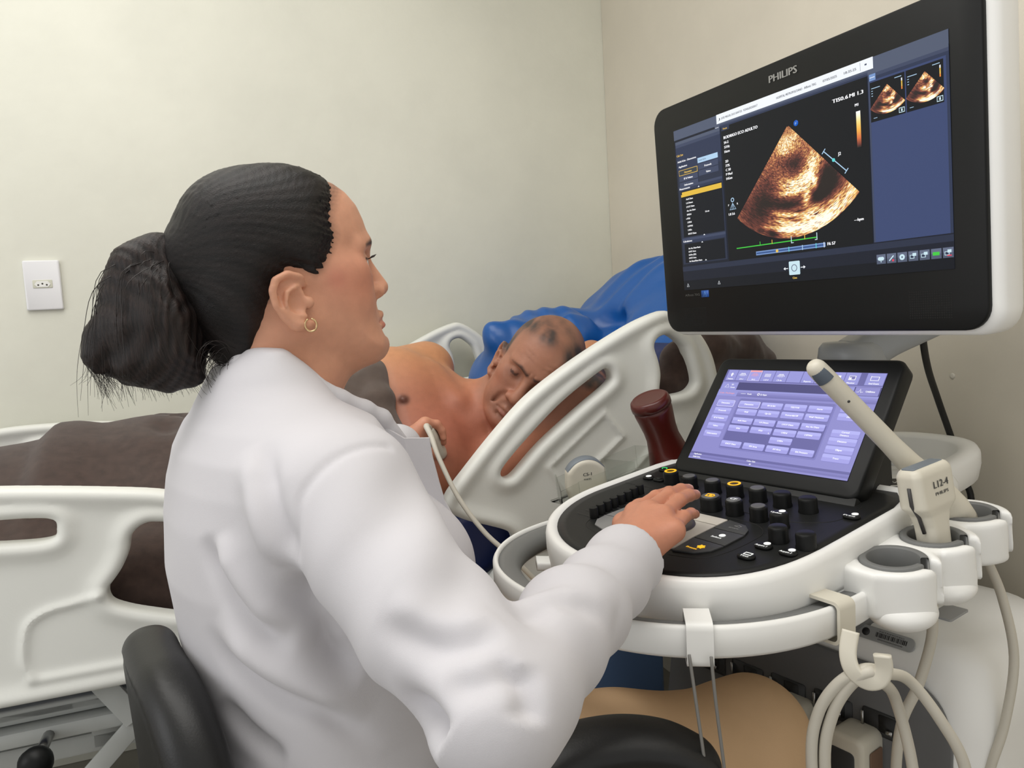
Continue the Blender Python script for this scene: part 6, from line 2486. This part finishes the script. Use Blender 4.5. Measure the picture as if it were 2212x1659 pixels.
for k in range(1):
    up_ = np.concatenate([lp, np.full((n, 1), .0)], 1)
    up_[:, 2] = .012 - .25 * np.abs(lp[:, 0] + .02) ** 1.2
    lo_ = up_ - (0, 0, .006)
    loft(mb, [LPF.w(lo_), LPF.w(up_)], smooth=False)
mb.build('lapel', COATW, coat, label='pointed lapel standing off the chest')
# trousers
S = SDF()
for sg, kn_, sh in ((-1, np.array([.285, .925, .560]), np.array([.20, .95, .12])), (1, np.array([.015, 1.175, .575]), np.array([.06, 1.18, .12]))):
    hp_ = WF.w((.0, .11 * sg, -.50))
    S.chain([hp_, hp_ + (kn_ - hp_) * .6 + (0, 0, .022), kn_, kn_ + (sh - kn_) * .35, sh], [.105, .094, .068, .060, .055], .04)
S.cap(WF.w((0, -.09, -.48)), WF.w((0, .09, -.48)), .11, .11, .05)
V, F = S.mesh(.005)
V = V + vnormals(V, F) * (.0022 * fbm(V[:, 0] * 22, V[:, 1] * 16 + V[:, 2] * 20, 31, 3))[:, None]
mesh_obj('trousers', V, F, BEIGE, wom, label='beige trousers')
for sg, sh in ((-1, np.array([.20, .95, .0])), (1, np.array([.06, 1.18, .0]))):
    S = SDF()
    S.cap(sh + (0, 0, .045), sh + FW * .14 + (0, 0, .035), .042, .034, .02)
    S.cap(sh + (0, 0, .10), sh + (0, 0, .05), .04, .042, .02)
    S.add(lambda P: P[:, 2] - .004, np.array([-9, -9, -9]), np.array([9, 9, .01]), .004, True)
    V, F = S.mesh(.005)
    mesh_obj('shoe', V, F, BLACKD, wom)

# ---------------- probe in her left hand
hp0 = np.array([-.156, 1.352, .930])
hp1 = np.array([-.143, 1.392, .872])
pr = thing('handheld_ultrasound_probe', 'small cream probe held by the woman against the chest of the man in bed', 'ultrasound probe', hp1)
mb = MB()
tube(mb, spline([hp0, hp0 + (hp1 - hp0) * .35, hp0 + (hp1 - hp0) * .7, hp1], 5), np.interp(np.arange(16), [0, 4, 9, 12, 15], [.007, .011, .0125, .0145, .013]), 18)
mb.build('probe_body', CREAM, pr)
mb = MB()
tube(mb, spline([hp0, (-.158, 1.325, .938), (-.148, 1.305, .921), (-.134, 1.28, .886), (-.102, 1.25, .822), (-.060, 1.23, .765), (-.015, 1.22, .722), (.05, 1.22, .65), (.12, 1.20, .60)], 8), np.concatenate([np.linspace(.0062, .0044, 24), np.full(41, .0044)]), 10)
mb.build('cable', CABLE, pr)

# ---------------- the man in bed
MB0 = np.array([-.128, 1.560, .905])
zb_ = unit((.95, .14, .28))
xb_ = unit((-.04, -.83, .556))
xb_ = unit(xb_ - zb_ * (xb_ @ zb_))
yb_ = np.cross(zb_, xb_)
MFm = Frame(MB0, xb_, yb_, zb_)
man = thing('person', 'bare-chested balding man lying on his side in the bed, head on the blue pillow', 'person', (-.2, 1.56, .75))
HM = np.array([.066, 1.505, 1.036])
v_ = unit(np.array([0, 0, 1.12]) - HM)
cr_, cu_ = np.array(_r), np.array(_u)
u0_ = math.cos(R_(35)) * cu_ + math.sin(R_(35)) * cr_
u0_ = unit(u0_ - v_ * (u0_ @ v_))
pm = R_(22)
f_ = math.cos(pm) * v_ - math.sin(pm) * u0_
u_ = math.cos(pm) * u0_ + math.sin(pm) * v_
HFM = Frame(HM, f_, np.cross(u_, f_), u_)
MS = 1.0
mw = lambda x, y, z: MFm.w((x, y, z))
S = SDF()
add_head(S, HFM, MS, True)
S.cap(HFM.w((-.03, 0, -.06)), mw(-.01, .01, .02), .058, .070, .02)
torso_prim(S, MFm, [.06, .03, 0, -.08, -.2, -.35, -.5], [0, 0, 0, .015, .02, .03, .02], [.055, .075, .095, .115, .125, .135, .125], [.08, .135, .17, .185, .18, .18, .185], .04)
RSm, LSm = mw(-.01, -.160, -.015), mw(.0, .160, -.005)
S.chain([RSm, np.array([-.395, 1.505, 1.005]), np.array([-.60, 1.43, .95])], [.064, .047, .036], .016)
S.chain([LSm, np.array([.15, 1.490, .935]), np.array([.185, 1.690, 1.02]), np.array([.19, 1.74, 1.03])], [.066, .055, .034, .034], .04)
S.ell(mw(.085, -.085, -.09), (.045, .085, .075), MFm, .05)
S.ell(mw(.085, .085, -.09), (.045, .085, .075), MFm, .05)
S.cap(mw(.07, -.10, -.005), mw(.075, -.01, .02), .012, .014, .03)
S.cap(mw(.134, -.022, -.078), mw(.138, -.022, -.078), .006, .006, .006)
V, F = S.mesh(.0030)
q = HFM.l(V) / MS
ay = np.abs(q[:, 1])
qa = np.stack([q[:, 0], ay, q[:, 2]], 1)
inh = (np.abs(q) < .17).all(1)
qb = MFm.l(V)
col = np.tile(L3((180, 120, 90)), (len(V), 1))
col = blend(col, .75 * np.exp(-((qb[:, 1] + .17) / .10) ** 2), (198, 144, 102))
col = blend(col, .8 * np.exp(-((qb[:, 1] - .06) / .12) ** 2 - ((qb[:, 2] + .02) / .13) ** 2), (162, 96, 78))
hd = np.clip(1 - (np.linalg.norm(q - (.02, 0, -.02), axis=1) - .115) / .02, 0, 1)
col = blend(col, hd * .9, (158, 110, 88))
col = blend(col, .5 * gs(qa, (.11, 0, -.055), (.015, .02, .015)) + .45 * gs(qa, (.07, .045, -.045), (.03, .025, .025)), (160, 88, 66))
col = blend(col, .5 * np.where(inh, np.clip(1.4 - np.linalg.norm((qa - (.09, .0, -.105)) / (.035, .045, .035), axis=1), 0, 1), 0), (112, 74, 60))
lipd = chq(qa.astype(np.float32), [(.113, 0, -.0950), (.109, .010, -.0950), (.0985, .024, -.0930)], [.0050, .0045, .001])
col = blend(col, np.where(inh, np.clip(.5 - lipd / .003, 0, 1) * .6, 0), (136, 76, 66))
eb = np.linalg.norm(qa - (.0885, .0315, -.015), axis=1)
isE = inh & (eb < .0128) & (q[:, 0] > .09) & (np.abs(q[:, 2] + .0165) < .0042)
col = np.where(isE[:, None], L3((70, 52, 46)), col)
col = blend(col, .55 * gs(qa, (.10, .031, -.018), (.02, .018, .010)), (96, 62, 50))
brd = chq(qa.astype(np.float32), [(.111, .009, .002), (.109, .026, .0075), (.094, .047, .003)], [.0042, .0042, .0018])
col = blend(col, np.where(inh, np.clip(.6 - brd / .003, 0, 1) * .85, 0), (54, 42, 38))
# short grey stubble hair: sides, and thin over the crown with a central tuft
nse = .5 + .5 * fbm(q[:, 0] * 60, q[:, 1] * 60 + q[:, 2] * 40, 77, 3)
side = np.clip((ay - .050) / .012, 0, 1) * np.clip((.058 - q[:, 0]) / .015, 0, 1) * np.clip((q[:, 2] + .03) / .02, 0, 1)
tuft = .95 * gs(q, (.080, -.008, .070), (.013, .020, .014)) + .9 * gs(q, (.066, -.018, .080), (.016, .014, .02)) + 1.3 * gs(q, (.070, .042, .062), (.024, .022, .024)) + .9 * gs(q, (.04, .05, .07), (.03, .03, .03)) + 1.0 * gs(q, (.045, -.050, .066), (.03, .018, .03))
thin = np.clip((q[:, 2] - .05) / .03, 0, 1) * np.clip((.075 - q[:, 0]) / .03, 0, 1) * .42
back = np.clip((-.02 - q[:, 0]) / .03, 0, 1) * np.clip((q[:, 2] + .06) / .03, 0, 1) * .8
sw_ = np.clip(np.maximum.reduce([side * .85, tuft * .85, thin, back]), 0, 1)
nse2 = np.clip(.5 + .45 * fbm(q[:, 0] * 150, q[:, 1] * 150 + q[:, 2] * 110, 78, 3), 0, 1)
col = blend(col, np.where(inh, np.clip(1.25 * sw_ * (.5 + .7 * nse2) * (.75 + .4 * nse), 0, .95), 0), (58, 52, 50))
col = blend(col, .9 * np.exp(-(np.linalg.norm(V - mw(.136, -.022, -.078), axis=1) / .013) ** 4), (84, 54, 48))
rn = np.random.default_rng(5)
for k in range(14):
    p = V[rn.integers(len(V))]
    if (np.abs(HFM.l(p)) < .2).all():
        continue
    col = blend(col, .6 * np.exp(-(np.linalg.norm(V - p, axis=1) / .003) ** 4), (90, 56, 44))
mesh_obj('body', V, F, SKIN, man, cols=col)

# taupe towel tucked under his arm
S = SDF()
S.chain([mw(.10, -.135, -0.105), mw(.135, -.09, -0.120), mw(.15, -.03, -0.125), mw(.15, .05, -0.125), mw(.14, .12, -0.135)], [.022, .026, .028, .028, .03], .02)
S.chain([mw(.09, -.14, -0.175), mw(.13, -.08, -0.195), mw(.15, 0, -0.205), mw(.14, .10, -0.215)], [.03, .045, .05, .05], .03)
S.chain([mw(.09, -.13, -0.265), mw(.13, -.04, -0.285), mw(.14, .08, -0.305)], [.05, .06, .06], .03)
S.cap(mw(.12, -.125, -0.140), mw(.165, -.02, -0.167), .008, .008, .012, True)
S.cap(mw(.12, -.12, -0.120), mw(.155, -.03, -0.110), .006, .006, .012, True)
V, F = S.mesh(.004)
V = V + vnormals(V, F) * (.003 * fbm(V[:, 0] * 50, V[:, 1] * 40 + V[:, 2] * 60, 41, 2))[:, None]
tag(mesh_obj('towel', V, F, TOWEL), 'taupe towel draped over the waist of the man in bed', 'towel')
